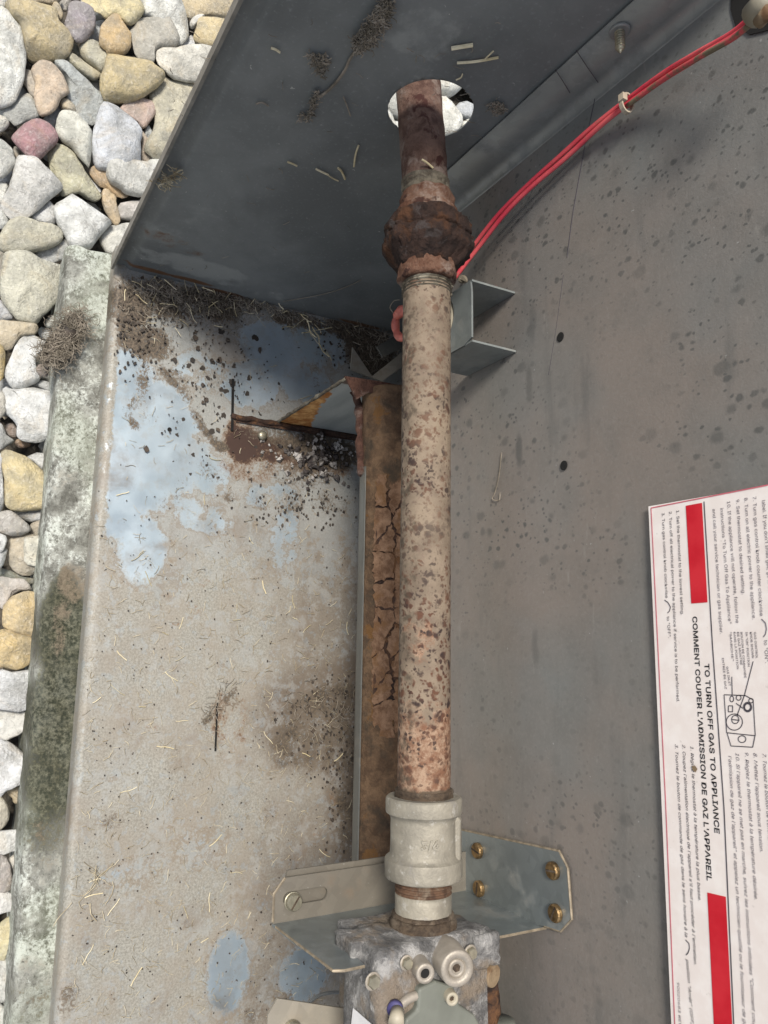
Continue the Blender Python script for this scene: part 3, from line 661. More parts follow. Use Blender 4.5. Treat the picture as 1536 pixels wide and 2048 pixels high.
# the same gravel going on outside the photo
mb = MB(); rg = random.Random(11); cells = {}
for c_, r_ in occ: cells.setdefault((int(c_.x//.06), int(c_.y//.06)), []).append((c_.x, c_.y, r_))
def free(x, y, r):
    i_, j_ = int(x//.06), int(y//.06)
    return all(math.hypot(x-a_, y-b_) > (r+q_)*.72 for di in (-1, 0, 1) for dj in (-1, 0, 1) for (a_, b_, q_) in cells.get((i_+di, j_+dj), ()))
made = 0
for k in range(14000):
    x, y = rg.uniform(-1.0, .9), rg.uniform(-.45, .75); r = rg.uniform(.013, .026)
    if x > -.315 and y > .055: continue
    if not free(x, y, r): continue
    cells.setdefault((int(x//.06), int(y//.06)), []).append((x, y, r)); made += 1
    a0 = rg.random()*6.3; el = rg.uniform(.6, .95); h = r*rg.uniform(.4, .6); z0 = ZG+rg.uniform(-.012, -.002); vv = []
    rad_ = [rg.uniform(.82, 1.1) for _ in range(9)]
    for (s_, hh) in ((.6, -.8), (.97, -.1), (.95, .35), (.78, .75), (.4, .97)):
        for q in range(9):
            a = 2*pi*q/9; u, v = cos(a)*r*rad_[q]*s_, sin(a)*r*el*rad_[q]*s_
            vv.append((x+u*cos(a0)-v*sin(a0), y+u*sin(a0)+v*cos(a0), z0+h*hh+rg.uniform(-.0012, .0012)))
    ff = [(b_*9+q, b_*9+(q+1) % 9, (b_+1)*9+(q+1) % 9, (b_+1)*9+q) for b_ in range(4) for q in range(9)]+[tuple(range(36, 45))]
    mb.add(vv, ff)
gs = mb.build('gravel', M['gravel_mix'], ground, True); tag(gs, kind='stuff')
# grit, chips and leaf crumbs lying in the gaps
mb = MB(); rg = random.Random(3)
for k in range(1500):
    x, y = rg.uniform(-.60, .5), rg.uniform(-.10, .12)
    if x > -.315 and y > .062: continue
    r = rg.choice((.0015, .002, .003, .0045))*rg.uniform(.7, 1.2); p = Vector((x, y, ZG-.012+rg.uniform(-.006, .006))); vv = []
    for (a_, b_, c_) in ((1, 0, 0), (-1, 0, 0), (0, 1, 0), (0, -1, 0), (0, 0, 1), (0, 0, -1)):
        vv.append(p+Vector((a_, b_, c_*.7))*r*rg.uniform(.6, 1.2))
    mb.add(vv, [(0, 2, 4), (2, 1, 4), (1, 3, 4), (3, 0, 4), (2, 0, 5), (1, 2, 5), (3, 1, 5), (0, 3, 5)])
gr = mb.build('grit', M['soil_grit'], ground); tag(gr, kind='stuff')

# ------------------------------------------------------------------ concrete pad under the cabinet
edge = [U(150, 300, 'z', ZPAD), U(132, 497, 'z', ZPAD), U(94, 1024, 'z', ZPAD), U(60, 1480, 'z', ZPAD), U(20, 2048, 'z', ZPAD), U(-30, 2700, 'z', ZPAD)]
def yedge(x):
    for a, b in zip(edge, edge[1:]):
        if a.x <= x <= b.x: return a.y+(b.y-a.y)*(x-a.x)/(b.x-a.x)
    return edge[0].y if x < edge[0].x else edge[-1].y
moss = Field([(125,1260,36,90,1.25),(130,1400,45,90,1.15),(95,1430,30,80,1.05),(110,1540,45,100,1.0),(130,1180,26,40,.9),(90,1650,40,60,.7),(185,660,16,60,.45),(170,880,20,50,.4),(60,2010,40,40,.5)],'z',ZPAD,.5e-3,.46e-3,1,0)
pdirt = Field([(150,1165,30,40,.8),(120,1250,14,60,.7),(115,880,40,20,.4),(90,1700,30,60,.5),(140,960,40,25,.5),(70,1960,30,60,.4)],'z',ZPAD,.5e-3,.46e-3,1,0)
xe0 = U(170, 496, 'z', ZPAD).x
xs = frange(xe0, .55, .0035); pv_ = []; mo = []; di = []
prof = [(0, -.085), (0, -.03), (.0003, -.012), (.001, -.004), (.003, -.0008), (.007, 0)]+[(.007+.0035*k, 0) for k in range(1, 16)]+[(.2, 0), (.4, 0)]
for x in xs:
    y0 = yedge(x)
    for (dy, dz) in prof:
        p = Vector((x, y0+dy, ZPAD+dz))
        h = mn.noise(p*90)*.0012+mn.noise(p*260)*.0007
        if dy < .1: p.z += h; p.y += mn.noise(p*70+Vector((3, 1, 0)))*.0016
        if x == xs[0]: p.x += mn.noise(p*90)*.003
        pv_.append(p); mo.append(moss(p)); di.append(pdirt(p))
n = len(prof)
pf = [(i*n+j, i*n+j+1, (i+1)*n+j+1, (i+1)*n+j) for i in range(len(xs)-1) for j in range(n-1)]
pf = [f[::-1] for f in pf]; pf.append(tuple(range(n)))
me = mesh(pv_, pf); set_attr(me, 'moss', mo); set_attr(me, 'dirt', di)
pad = link('concrete_pad', me, M['concrete'], None, True); tag(pad, 'narrow lichen and moss covered concrete edge between the stones and the steel pan', 'concrete pad')

# ------------------------------------------------------------------ base pan
pan = empty('base_pan', (0, YF, 0), 'dusty galvanised steel pan floor with bare shiny patches, rust staining and thin slots', 'base pan')
clean = Field([(245,735,50,32,.9),(300,840,75,70,1),(255,955,70,70,1),(340,920,70,60,.9),(420,950,40,40,.55),(285,1100,36,60,.85),(250,1050,50,26,.7),(330,1160,40,30,.3),(410,1040,50,30,.45),(545,700,60,60,.75),(640,690,60,50,.6),(500,770,60,50,.6),(610,770,60,40,.6),(400,740,50,40,.4),(457,1945,33,62,1.1),(610,1945,44,46,1.1),(400,1690,60,40,.25),(570,1080,30,70,.45),(540,990,60,30,.4),(370,1020,70,30,.4),(260,1750,60,30,.25)],'z',0,.5e-3,.46e-3,1,0)
dirt = Field([(255,610,45,45,.85),(330,600,100,45,.7),(430,610,60,40,.8),(260,650,30,60,.75),(300,690,45,40,.75),(285,735,14,50,.7),(330,750,60,20,.55),(300,820,30,40,.55),(370,790,12,40,.55),(260,810,22,30,.55),(480,610,50,25,.6),(600,640,60,20,.7),(700,660,60,30,.9),(740,700,60,60,1),
    (640,900,90,40,.85),(600,950,80,30,.55),(560,870,80,25,.6),(690,1430,60,60,.5),(610,1405,60,25,.42),(690,1560,40,40,.42),(460,1400,26,24,.45),(230,1640,20,20,.5),(620,1480,90,80,.55),(560,2010,90,40,.5),(140,2000,22,30,.5),(470,1920,10,60,.4),(285,930,12,12,.4),(700,1250,25,200,.35),(560,1900,40,90,.4)],'z',0,.5e-3,.46e-3,1,0)
def vein(pts, r, a, n=5):
    o_ = []
    for (x0, y0), (x1, y1) in zip(pts, pts[1:]):
        for k in range(n): o_.append((x0+(x1-x0)*k/n, y0+(y1-y0)*k/n, r*random.uniform(.7, 1.4), r*random.uniform(.7, 1.4), a*random.uniform(.85, 1.1)))
    return o_
veins = vein([(270,690),(292,740),(282,790),(255,830),(275,860)], 11, .75)+vein([(320,735),(370,790),(395,840),(430,885),(450,900)], 10, .7)+vein([(330,1010),(370,960),(410,935),(440,960),(470,1010)], 16, .5)+vein([(640,700),(630,740),(635,790)], 10, .6)+vein([(700,1390),(640,1400),(590,1440),(560,1500)], 30, .62)+vein([(715,1480),(690,1540),(700,1620),(690,1720)], 26, .6)+vein([(470,1380),(430,1430),(405,1445)], 8, .6)+vein([(520,1010),(600,1000),(690,1010)], 22, .5)+vein([(560,640),(620,650),(690,670),(740,690)], 14, .75)+vein([(520,1620),(600,1650),(650,1690)], 24, .38)+vein([(480,1890),(470,1960),(440,2020)], 10, .5)
dirt.it += Field(veins, 'z', 0, .5e-3, .46e-3, 1, 0).it
rust = Field([(570,915,130,45,.62),(500,935,60,34,.62),(490,890,42,42,1.1),(540,900,70,30,.9),(470,880,25,40,.9),(620,910,110,40,.75),(440,1440,16,60,.6),(460,1450,40,70,.45),(405,1165,14,14,.42),(395,1220,16,12,.45),(305,1455,14,10,.48),(350,1240,12,16,.35),(680,1440,70,70,.4),(690,1560,50,80,.4),(450,1075,10,8,.42),(620,1680,60,60,.3),(330,1700,70,60,.25),(300,540,80,10,.5),(430,575,90,12,.6)],'z',0,.5e-3,.46e-3,1,0)
speck = Field([(450,700,110,110,1),(420,820,70,120,.9),(380,760,80,80,.6),(600,930,110,50,.7),(600,1010,120,60,.5),(480,940,60,60,.3)],'z',0,.5e-3,.46e-3,1,0)
stain_shade = Field([(600,1060,140,160,.38),(640,1250,110,200,.42),(420,690,160,120,.3),(660,1430,140,110,1),(700,1440,80,130,1.2),(700,1600,60,220,.75),(660,1250,90,260,.6),(620,1750,130,200,.5),(640,1720,90,110,.6),(560,1960,120,120,.55),(520,1650,140,160,.25),(330,1700,120,120,.2)],'z',0,.5e-3,.46e-3,1,0)  # real brown stains and a painted soft shade gradient along the tube
prof = [(-.0005, ZPAD+.0005), (0, -.012), (0, -.006)]
for k in range(1, 7):
    a = pi/2*k/6; prof.append((.006*(1-cos(a)), -.006+.006*sin(a)))
flat = frange(.010, .26, .002)+[.28, .30, .33]
prof = [(YF+a, b) for a, b in prof]+[(YF+a, 0) for a in flat]
xs = [XP-.02]+frange(XP+.001, .36, .002)+[.4, .5, .55]; V = []; A = {k: [] for k in ('dust', 'dirt', 'rust', 'speck', 'stain_shade', 'clean')}
zoneA = U(300, 980, 'z', 0).x; zoneB = U(300, 1240, 'z', 0).x; zoneC = U(300, 640, 'z', 0).x
for x in xs:
    for (y, z) in prof:
        p = Vector((x, y, z)); q = Vector((x, y, z))
        if z == 0: q.z += .0006*mn.noise(p*14)+.0003*mn.noise(p*45)
        V.append(q)
        d = .46+.44*sstep(zoneA, zoneB, x)
        if x < zoneC: d = max(d, .75*sstep(zoneC, zoneC-.05, x)*(1-sstep(.23, .29, y)))
        if y < YF+.009: d = max(d, .95)
        A['dust'].append(d-.75*clean(p)*sstep(YF+.006, YF+.014, y)); A['dirt'].append(dirt(p)-.15*clean(p)); A['rust'].append(rust(p)); A['speck'].append(speck(p)); A['stain_shade'].append(stain_shade(p)); A['clean'].append(clean(p))
n = len(prof)
pf = [(i*n+j, (i+1)*n+j, (i+1)*n+j+1, i*n+j+1) for i in range(len(xs)-1) for j in range(n-1)]
me = mesh(V, pf)
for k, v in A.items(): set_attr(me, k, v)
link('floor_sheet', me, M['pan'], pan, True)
def slot(x0, y0, x1, y1, wd):
    a, b = U(x0, y0, 'z', .0008), U(x1, y1, 'z', .0008); d = (b-a).normalized(); s_ = Vector((-d.y, d.x, 0))*wd
    MB().prism([a+s_, b+s_, b-s_, a-s_], (0, 0, .0005)).build('slot', M['black_hole'], pan)
slot(466, 758, 464, 862, .0011); slot(434.5, 1405, 430.5, 1502, .0007)
def disc(c, nrm_, r, h, mat, name, parent, n=14, hexa=False, dome=0.0):
    nrm_ = Vector(nrm_).normalized(); u = nrm_.orthogonal().normalized(); v = nrm_.cross(u)
    n = 6 if hexa else n; mb = MB(); vv = []
    lv = [(0, r), (h*.7, r), (h, r*.86)] if not dome else [(0, r), (h*.5, r*.95), (h*.85, r*.7), (h, r*.35)]
    for (z, rr) in lv: vv += [Vector(c)+nrm_*z+u*cos(2*pi*k/n)*rr+v*sin(2*pi*k/n)*rr for k in range(n)]
    ff = [(i*n+k, i*n+(k+1) % n, (i+1)*n+(k+1) % n, (i+1)*n+k) for i in range(len(lv)-1) for k in range(n)]
    ff.append(tuple(range((len(lv)-1)*n, len(lv)*n)))
    mb.add(vv, ff); return mb.build(name, mat, parent, bool(dome))
for (x, y) in ((339, 859),): disc(U(x, y, 'z', .0004), (0, 0, 1), .0018, .0005, M['black_hole'], 'drain_hole', pan)

# ------------------------------------------------------------------ side panel with the pipe hole
panel = empty('side_panel', (XP, YF, 0), 'dark slate painted side panel with a round hole for the pipe', 'panel')
hc = U(861, 221, 'x', XP); hr = 0.5*(U(946, 225, 'x', XP)-U(775, 225, 'x', XP)).length
pdust = Field([(400,535,120,40,.8),(300,510,60,30,.6),(450,560,70,30,.6),(330,470,60,40,.6),(400,430,60,50,.5),(350,390,80,40,.35),(860,60,60,40,.6),(820,90,60,20,.6),(850,150,50,20,.5),(540,590,60,30,.5),(640,600,50,20,.5),(500,430,50,50,.3),(600,440,60,60,.3),(740,200,40,40,.25)],'x',XP,.36e-3,.42e-3,1,2)
prust = Field([(330,475,60,25,.5),(370,500,50,16,.5),(300,540,60,8,.9),(380,560,60,8,.9),(450,585,60,8,.9),(520,612,40,8,.8),(620,630,60,8,.8),(720,648,60,10,.9)],'x',XP,.40e-3,.42e-3,1,2)
ys = frange(YF-.001, .36, .0022)+[.40, .44]; zs = frange(-.003, .40, .0024)+[.42, .44]
V, Fc = grid(ys, zs, lambda u, v: Vector((XP, u, v)))
keep = []
dd = [math.hypot(p.y-hc.y, p.z-hc.z) for p in V]
for f in Fc:
    if not all(dd[i] < hr for i in f): keep.append(f)
for i, p in enumerate(V):
    if dd[i] < hr and dd[i] > 0:
        s_ = hr/dd[i]; p.y = hc.y+(p.y-hc.y)*s_; p.z = hc.z+(p.z-hc.z)*s_
    else:
        e = p.y-YF                                       # raised front margin, pressed step, faint oil-canning
        p.x -= .0030*(1-sstep(.0085, .0108, e)) + .0008*mn.noise(p*9)*sstep(.03, .08, e)
ad_ = [pdust(p) for p in V]; ar = [prust(p) for p in V]
me = mesh(V, [f[::-1] for f in keep]); set_attr(me, 'dust', ad_); set_attr(me, 'rust', ar)
o = link('sheet', me, M['slate'], panel, True); md = o.modifiers.new('s', 'SOLIDIFY'); md.thickness = .0011; md.offset = -1
MB().box((XP-.0035, YF-.0032, .001), (XP+.0036, YF-.0012, .44)).build('front_edge', M['panel_edge'], panel)

# ------------------------------------------------------------------ partition with label and flange
part = empty('partition_wall', (0, YW, .18), 'grey brown steel partition sheet speckled with drip marks behind the pipe', 'partition')
prof = [(XP+.0125, YW)]
pr = [(XP+.0020, .2575), (XP+.0020, .2795)]
for k in range(1, 8):
    a = pi/2*k/7; pr.append((XP+.0020+.0065*(1-cos(a)), .2795+.0065*sin(a)))
zz = frange(.178, .472, .006)
V, Fc = grid(range(len(pr)), zz, lambda i, z: (pr[i][0], pr[i][1], z))
o = link('flange', mesh(V, [f for f in Fc]), M['flange_steel'], part, True)
md = o.modifiers.new('s', 'SOLIDIFY'); md.thickness = .0009; md.offset = 1
V, Fc = grid(frange(XP+.0085, .40, .006)+[.5, .6], zz, lambda x, z: (x, YW+.0007*mn.noise(Vector((x*11, 0, z*11))), z))
o = link('sheet', mesh(V, Fc), M['partition'], part, True)
MB().box((XP+.009, YW+.0012, .178), (.6, .44, .1795)).build('recess_light_block', M['dark_steel'], part)  # unseen shelf added to keep sky light out of the recess
MB().box((XP-.001, .44, -.002), (.6, .4415, .18)).build('rear_sheet', M['dark_steel'], part)
for (x, y) in ((1121, 674), (1128, 931)):
    p = U(x, y, 'y', YW-.0006); disc(p, (0, -1, 0), .0027, .0004, M['black_hole'], 'screw_hole', part)
# sheet-metal screw that comes through the flange
p = U(1239, 62, 'x', XP+.0030)
disc(p-Vector((.0002, 0, 0)), (1, 0, 0), .0052, .0011, M['flange_steel'], 'extruded_collar', part, 20)
sv = []; 
V, Fc = lathe_x([(p.x, .0025)]+[(p.x+.0006+.00035*k, (.0025 if k % 4 < 2 else .0019)*(1 if k < 26 else max(.1, 1-(k-26)/9))) for k in range(35)], p.y, p.z, 16)
MB().add(V, [f[::-1] for f in Fc]).build('screw_tip', M['zinc_screw'], part)
# scribed lines
def scribe(pts, ax, val, wd, name, parent, mat='ink_grey'):
    q = [U(x, y, ax, val) for x, y in pts]; MB().tube(q, wd, 4).build(name, M[mat], parent)
scribe([(1152, 100), (1175, 135), (1196, 165)], 'x', XP+.0030, .00022, 'scribed_line', part)
scribe([(1111, 139), (1126, 163), (1140, 186)], 'x', XP+.0030, .00022, 'scribed_line', part)
scribe([(1196, 168), (1170, 290), (1145, 430), (1134, 515)], 'y', YW-.0003, .0002, 'scribed_line', part)
scribe([(1127, 550), (1112, 660), (1097, 750)], 'y', YW-.0003, .00016, 'scribed_line', part)
# dark wire opening, top of the photo
q = [U(x, y, 'y', YW-.0004) for x, y in ((1463, -30), (1462, 20), (1472, 55), (1500, 70), (1540, 60), (1560, 30), (1560, -30))]
MB().prism(q, (0, -.0004, 0)).build('wire_opening', M['black_hole'], part)
# ------------------------------------------------------------------ gas pipe run
run = empty('gas_pipe', (0, PY, PZ), 'rusty gas pipe run with union and coupling that enters through the panel hole', 'gas pipe')
def PXY(py):                                             # X on the pipe where the photo row py crosses it
    return U(853, py, 'z', PZ+PR*.7).x
x_un0, x_c1, x_c2, x_n0, x_n1, x_c3, x_pipe = (PXY(v) for v in (368, 402, 414, 420, 512, 546, 548))
x_end = PXY(1592)
def lean(V):                                             # the stub above the union leans a little to the front
    return [(x, y+.0052*max(0, (x_c1-x)/(x_c1-XP))*-1, z) for (x, y, z) in V]
V, Fc = lathe_x(rings(XP-.12, x_un0+.004, PR*.985, .003), PY, PZ, 40, None, .0005, 200, seed=3)
o = MB().add(lean(V), Fc).build('upper_pipe', M['rust_upper'], run, True)
V, Fc = lathe_x([(x_un0-.007+.0016*k, PR*(1.0 if k % 2 else 1.05)) for k in range(6)], PY, PZ, 40, None, .0003, 300, seed=8)
MB().add(lean(V), Fc).build('thread', M['thread_dirt'], run)
un = MB().add(*lathe_x([(x_un0, PR*1.02), (x_un0+.001, PR*1.12)]+rings(x_un0+.002, x_c1, PR*1.16, .002)+[(x_c1+.0005, PR*1.3)]+rings(x_c1+.001, x_c2+.003, PR*1.32, .002), PY, PZ, 48, lambda a, x: 1+.02*cos(8*a), .0011, 200, seed=5)).build('union_collar', M['rust_collar'], run, True)
octs = lambda a, x: .5*.92/cos(((a+.25) % (pi/3))-pi/6)+.5*.97
nut = [(x_n0, PR*1.45), (x_n0+.0015, PR*1.70)]+rings(x_n0+.003, x_n0+.011, PR*1.84, .0011)+[(x_n0+.0118, PR*1.74), (x_n0+.0128, PR*1.74)]+rings(x_n0+.0136, x_n1-.008, PR*1.94, .0011)+[(x_n1-.006, PR*1.76), (x_n1-.003, PR*1.55), (x_n1+.001, PR*1.34), (x_n1+.003, PR*1.26)]
MB().add(*lathe_x(nut, PY, PZ, 110, octs, .0019, 230, seed=2)).build('union_nut', M['rust_union'], un, True)
MB().add(*lathe_x(rings(x_n1-.004, x_c3, PR*1.225, .0015)+[(x_c3+.0008, PR*1.08)], PY, PZ, 56, None, .0011, 200, seed=4)).build('union_tail', M['rust_collar'], un, True)
V, Fc = lathe_x([(x_c3+.0006*k, PR*(.99 if k % 3 else 1.06)) for k in range(14)], PY, PZ, 48, None, .00035, 260, seed=8)
MB().add(V, Fc).build('thread', M['thread_dirt'], run)
V, Fc = lathe_x(rings(x_c3+.004, x_end, PR, .0022), PY, PZ, 56, None, .00022, 240, seed=6)
me = mesh(V, Fc)
set_attr(me, 'rust', [.95*sstep(x_end-.055, x_end-.004, v[0])+.35*sstep(x_end-.12, x_end-.05, v[0])+.25*(mn.noise(Vector(v)*25) > .25) for v in V])
set_attr(me, 'dirt', [max(.75*sstep(.012, .0, v[0]-x_c3), .8*sstep(x_end-.006, x_end-.001, v[0]), .55*sstep(.25, -.6, (v[1]-PY)/PR*-1-.55)*0+.50*sstep(-.35, -.98, (v[1]-PY)/PR)) for v in V])
link('long_pipe', me, M['pipe'], run, True)
# pale chalky thread-seal crust at the union
mb = MB()
for k in range(60):
    a = random.uniform(0, 2*pi); x = x_c3+random.uniform(.001, .009); r = PR*1.03; s_ = random.uniform(.0004, .0013)
    c = Vector((x, PY+cos(a)*r, PZ+sin(a)*r)); mb.add([c+Vector((random.uniform(-1, 1), random.uniform(-1, 1), random.uniform(-1, 1)))*s_ for _ in range(4)], [(0, 1, 2), (0, 2, 3), (0, 3, 1), (1, 3, 2)])
tag(mb.build('seal_crumbs', M['thread_dirt'], run), kind='stuff')
# coupling
xa, xb, xc_, xd = PXY(1600), PXY(1634), PXY(1724), PXY(1766)
prof = [(xa, PR*1.1), (xa, PR*1.36), (xa+.0006, PR*1.41)]+rings(xa+.0013, xb-.0012, PR*1.43, .002)+[(xb-.0004, PR*1.415), (xb+.0008, PR*1.30), (xb+.0018, PR*1.25)]+rings(xb+.003, xc_-.003, PR*1.24, .003)+[(xc_-.0016, PR*1.255), (xc_-.0004, PR*1.32), (xc_+.0004, PR*1.42)]+rings(xc_+.0012, xd-.0012, PR*1.44, .002)+[(xd-.0004, PR*1.41), (xd, PR*1.36), (xd, PR)]
cp = sharpen(MB().add(*lathe_x(prof, PY, PZ, 64, None, .00012, 170, seed=1)).build('coupling', M['coupling'], run, True))
a = radians(48)                                         # cast rib along the body
mb = MB()
c0 = Vector((0, sin(a), cos(a))); t0 = Vector((0, cos(a), -sin(a)))
ctr = Vector((0, PY, PZ))
pts = [(xb+.0005, 1.30), (xb+.002, 1.40), (xc_-.001, 1.40), (xc_+.002, 1.36)]
vv = []
for (x, r) in pts:
    for s_ in (-1, 1):
        vv.append(ctr+Vector((x, 0, 0))+c0*PR*1.15+t0*s_*.0036); vv.append(ctr+Vector((x, 0, 0))+c0*PR*r+t0*s_*.0022)
ff = []
for i in range(3):
    b = i*4; ff += [(b, b+1, b+5, b+4), (b+1, b+3, b+7, b+5), (b+3, b+2, b+6, b+7)]
ff += [(0, 2, 3, 1), (12, 13, 15, 14)]
bevel(mb.add(vv, ff).build('rib', M['coupling'], cp), .0006)
MB().add(*lathe_x(rings(xa-.0035, xa+.001, PR*1.1, .001), PY, PZ, 40, None, .0009, 300, seed=7)).build('sealant_ring', M['gasket'], run, True)
xe = PXY(1852)
MB().add(*lathe_x([(xd-.001+.00055*k, PR*(1.0 if k % 4 < 2 else 1.05)) for k in range(15)], PY, PZ, 48)).build('thread', M['thread_rust'], run)
MB().add(*lathe_x(rings(xd+.0068, xe+.012, PR*1.045, .003), PY, PZ, 48, None, .00008, 200)).build('nipple', M['coupling'], run, True)

# raised size mark on the coupling body, wrapped round it
try:                                                     # Blender's own interface font, if it is there
    import os
    FONT = bpy.data.fonts.load(os.path.join(bpy.utils.system_resource('DATAFILES', path='fonts'), 'Inter.woff2'))
except Exception:
    FONT = None
def text_mesh(s_, size, extr=0.0, offset=0.0, shear=0.0, res=2):
    cu = bpy.data.curves.new('txt', 'FONT'); cu.body = s_
    if FONT: cu.font = FONT
    cu.size = size; cu.extrude = extr; cu.offset = offset; cu.shear = shear; cu.resolution_u = res
    ob = bpy.data.objects.new('txt', cu); col.objects.link(ob)
    dg = bpy.context.evaluated_depsgraph_get(); dg.update()
    me = bpy.data.meshes.new_from_object(ob.evaluated_get(dg)); bpy.data.objects.remove(ob); bpy.data.curves.remove(cu); return me
me = text_mesh('3/4', .0085, .0004, .00025)
xs_ = [v.co.x for v in me.vertices]; ys_ = [v.co.y for v in me.vertices]; cx, cy = (min(xs_)+max(xs_))/2, (min(ys_)+max(ys_))/2
xm = PXY(1686)
for v in me.vertices:
    al = radians(-22)+(v.co.x-cx)/(PR*1.245)*.9; r = PR*1.245+.0003+v.co.z
    v.co = Vector((xm-(v.co.y-cy)*.9, PY+sin(al)*r, PZ+cos(al)*r))
link('size_mark', me, M['coupling'], cp)

# ------------------------------------------------------------------ burner tube on its rusted stand
TX0 = -.194; tp = U(777, 1100, 'z', .128); TY, TZ = tp.y, .128
TR = abs(U(724, 1100, 'z', .128).y-TY)*.99
tube = empty('burner_tube', (TX0, TY, 0), 'thick burner tube with flaking brown rust lying behind the long pipe', 'burner tube')
TX1 = .19
def tshape(a, x): return 1
V, Fc = lathe_x([(TX0, TR*.55), (TX0, TR*.93), (TX0+.0015, TR)]+rings(TX0+.004, TX1, TR, .003), TY, TZ, 56, None, .0004, 90, seed=11)
link('tube', mesh(V, Fc), M['rust_tube'], tube, True)
# clean grey side of the tube itself, laid on as a thin strip
vv = []; xs_ = frange(TX0+.062, TX1, .006); an = [radians(q) for q in (200, 192, 184, 176, 170)]
for x in xs_:
    for q in an: vv.append((x, TY+cos(q)*(TR+.0004), TZ+sin(q)*(TR+.0004)))
k = len(an); o = link('clean_side_strip', mesh(vv, [(i*k+j, i*k+j+1, (i+1)*k+j+1, (i+1)*k+j) for i in range(len(xs_)-1) for j in range(k-1)]), M['dark_steel'], tube, True)
md = o.modifiers.new('s', 'SOLIDIFY'); md.thickness = .0003
# rust scale: separate curling plates with gaps, on a dark core strip
def tpt(x, a, r): return Vector((x, TY+cos(a)*r, TZ+sin(a)*r))
va = radians(118)                                        # direction the photo looks at
xF0, xF1 = U(760, 985, 'z', TZ+TR).x, U(760, 1425, 'z', TZ+TR).x
V, Fc = grid(frange(xF0-.004, xF1+.004, .004), [va+radians(q) for q in range(-30, 27, 7)], lambda x, a: tpt(x, a, TR+.0003+.0004*sstep(.0, .02, min(x-xF0, xF1-x))))
rng = random.Random(5)
seeds = []
xx = xF0
while xx < xF1:
    for j in range(2):
        seeds.append((xx+rng.uniform(-.003, .003), va+radians(-20+34*j+rng.uniform(-9, 9))))
    xx += rng.uniform(.011, .021)
AR = TR
def cell(i):
    """voronoi cell of a seed in the unrolled (x, a*r) sheet, jittered outline"""
    sx, sa = seeds[i]; poly = [(-.02, -.02), (.02, -.02), (.02, .02), (-.02, .02)]
    lim = [(xF0-sx, None), (xF1-sx, None)]
    for j, (ox, oa) in enumerate(seeds):
        if j == i: continue
        dx, dy = (ox-sx)*.55, (oa-sa)*AR; m2 = (dx*dx+dy*dy)/2
        if m2 > .0009: continue
        np_ = []
        for k in range(len(poly)):
            p, q = poly[k], poly[(k+1) % len(poly)]
            fp, fq = p[0]*.55*dx+p[1]*dy-m2, q[0]*.55*dx+q[1]*dy-m2
            if fp <= 0: np_.append(p)
            if fp*fq < 0:
                t_ = fp/(fp-fq); np_.append((p[0]+(q[0]-p[0])*t_, p[1]+(q[1]-p[1])*t_))
        poly = np_
        if len(poly) < 3: return None
    c = []
    for (u, v) in poly:
        w_ = radians(9)*mn.noise(Vector(((sx+u)*90, 3.3, 0))); c.append((u, max((va+radians(-33)+w_-sa)*AR, min((va+radians(28)+w_-sa)*AR, v))))
    return c
core = link('scale_core', mesh(V, [f[::-1] for f in Fc]), M['rust_dark'], tube, True)
for i in range(len(seeds)):
    pl = cell(i)
    if not pl: continue
    sx, sa = seeds[i]
    if rng.random() < (.14 if sx < xF0+.4*(xF1-xF0) else .04): continue
    gap = rng.choice((.97, .95, .93, .90, .86)); lift = rng.uniform(.0004, .0022); pts = []
    for k in range(len(pl)):
        (u0, v0), (u1, v1) = pl[k], pl[(k+1) % len(pl)]
        L = math.hypot(u1-u0, v1-v0); m_ = max(1, int(L/.0022))
        for q in range(m_):
            t_ = q/m_; u, v = u0+(u1-u0)*t_, v0+(v1-v0)*t_
            j = .0012 if q else .0006
            pts.append((u*gap+rng.uniform(-j, j), v*gap+rng.uniform(-j, j)))
    n = len(pts); vv = []
    tx, ty = rng.uniform(-.11, .11), rng.uniform(-.10, .10)
    for s_, e in ((1.0, -.0006), (.985, .0003), (.7, .0002)):
        for (u, v) in pts: vv.append(tpt(sx+u*s_, sa+v*s_/AR, TR+.0008+lift*.5+e+(u*tx+v*ty)))
    vv.append(tpt(sx, sa, TR+.0008+lift*.5))
    ff = [(b*n+k, b*n+(k+1) % n, (b+1)*n+(k+1) % n, (b+1)*n+k) for b in (0, 1) for k in range(n)]+[(2*n+k, 2*n+(k+1) % n, 3*n) for k in range(n)]
    link('rust_flake', mesh(vv, [f[::-1] for f in ff]), M['rust_flake'], core)
# rolled, corroded lip on the front side of the tube end
lip = [U(x, y, 'y', TY-TR-.001) for x, y in ((700, 768), (714, 800), (719, 840), (719, 880), (721, 915), (723, 950))]
mb = MB(); lp = spline(lip, 8)
mb.tube([p+Vector((mn.noise(p*200)*.0012, mn.noise(p*210)*.001, mn.noise(p*190+Vector((4, 0, 0)))*.0012)) for p in lp], [.0032+.0014*mn.noise(p*160) for p in lp], 8)
mb.build('corroded_lip', M['rust_edge'], tube, True)
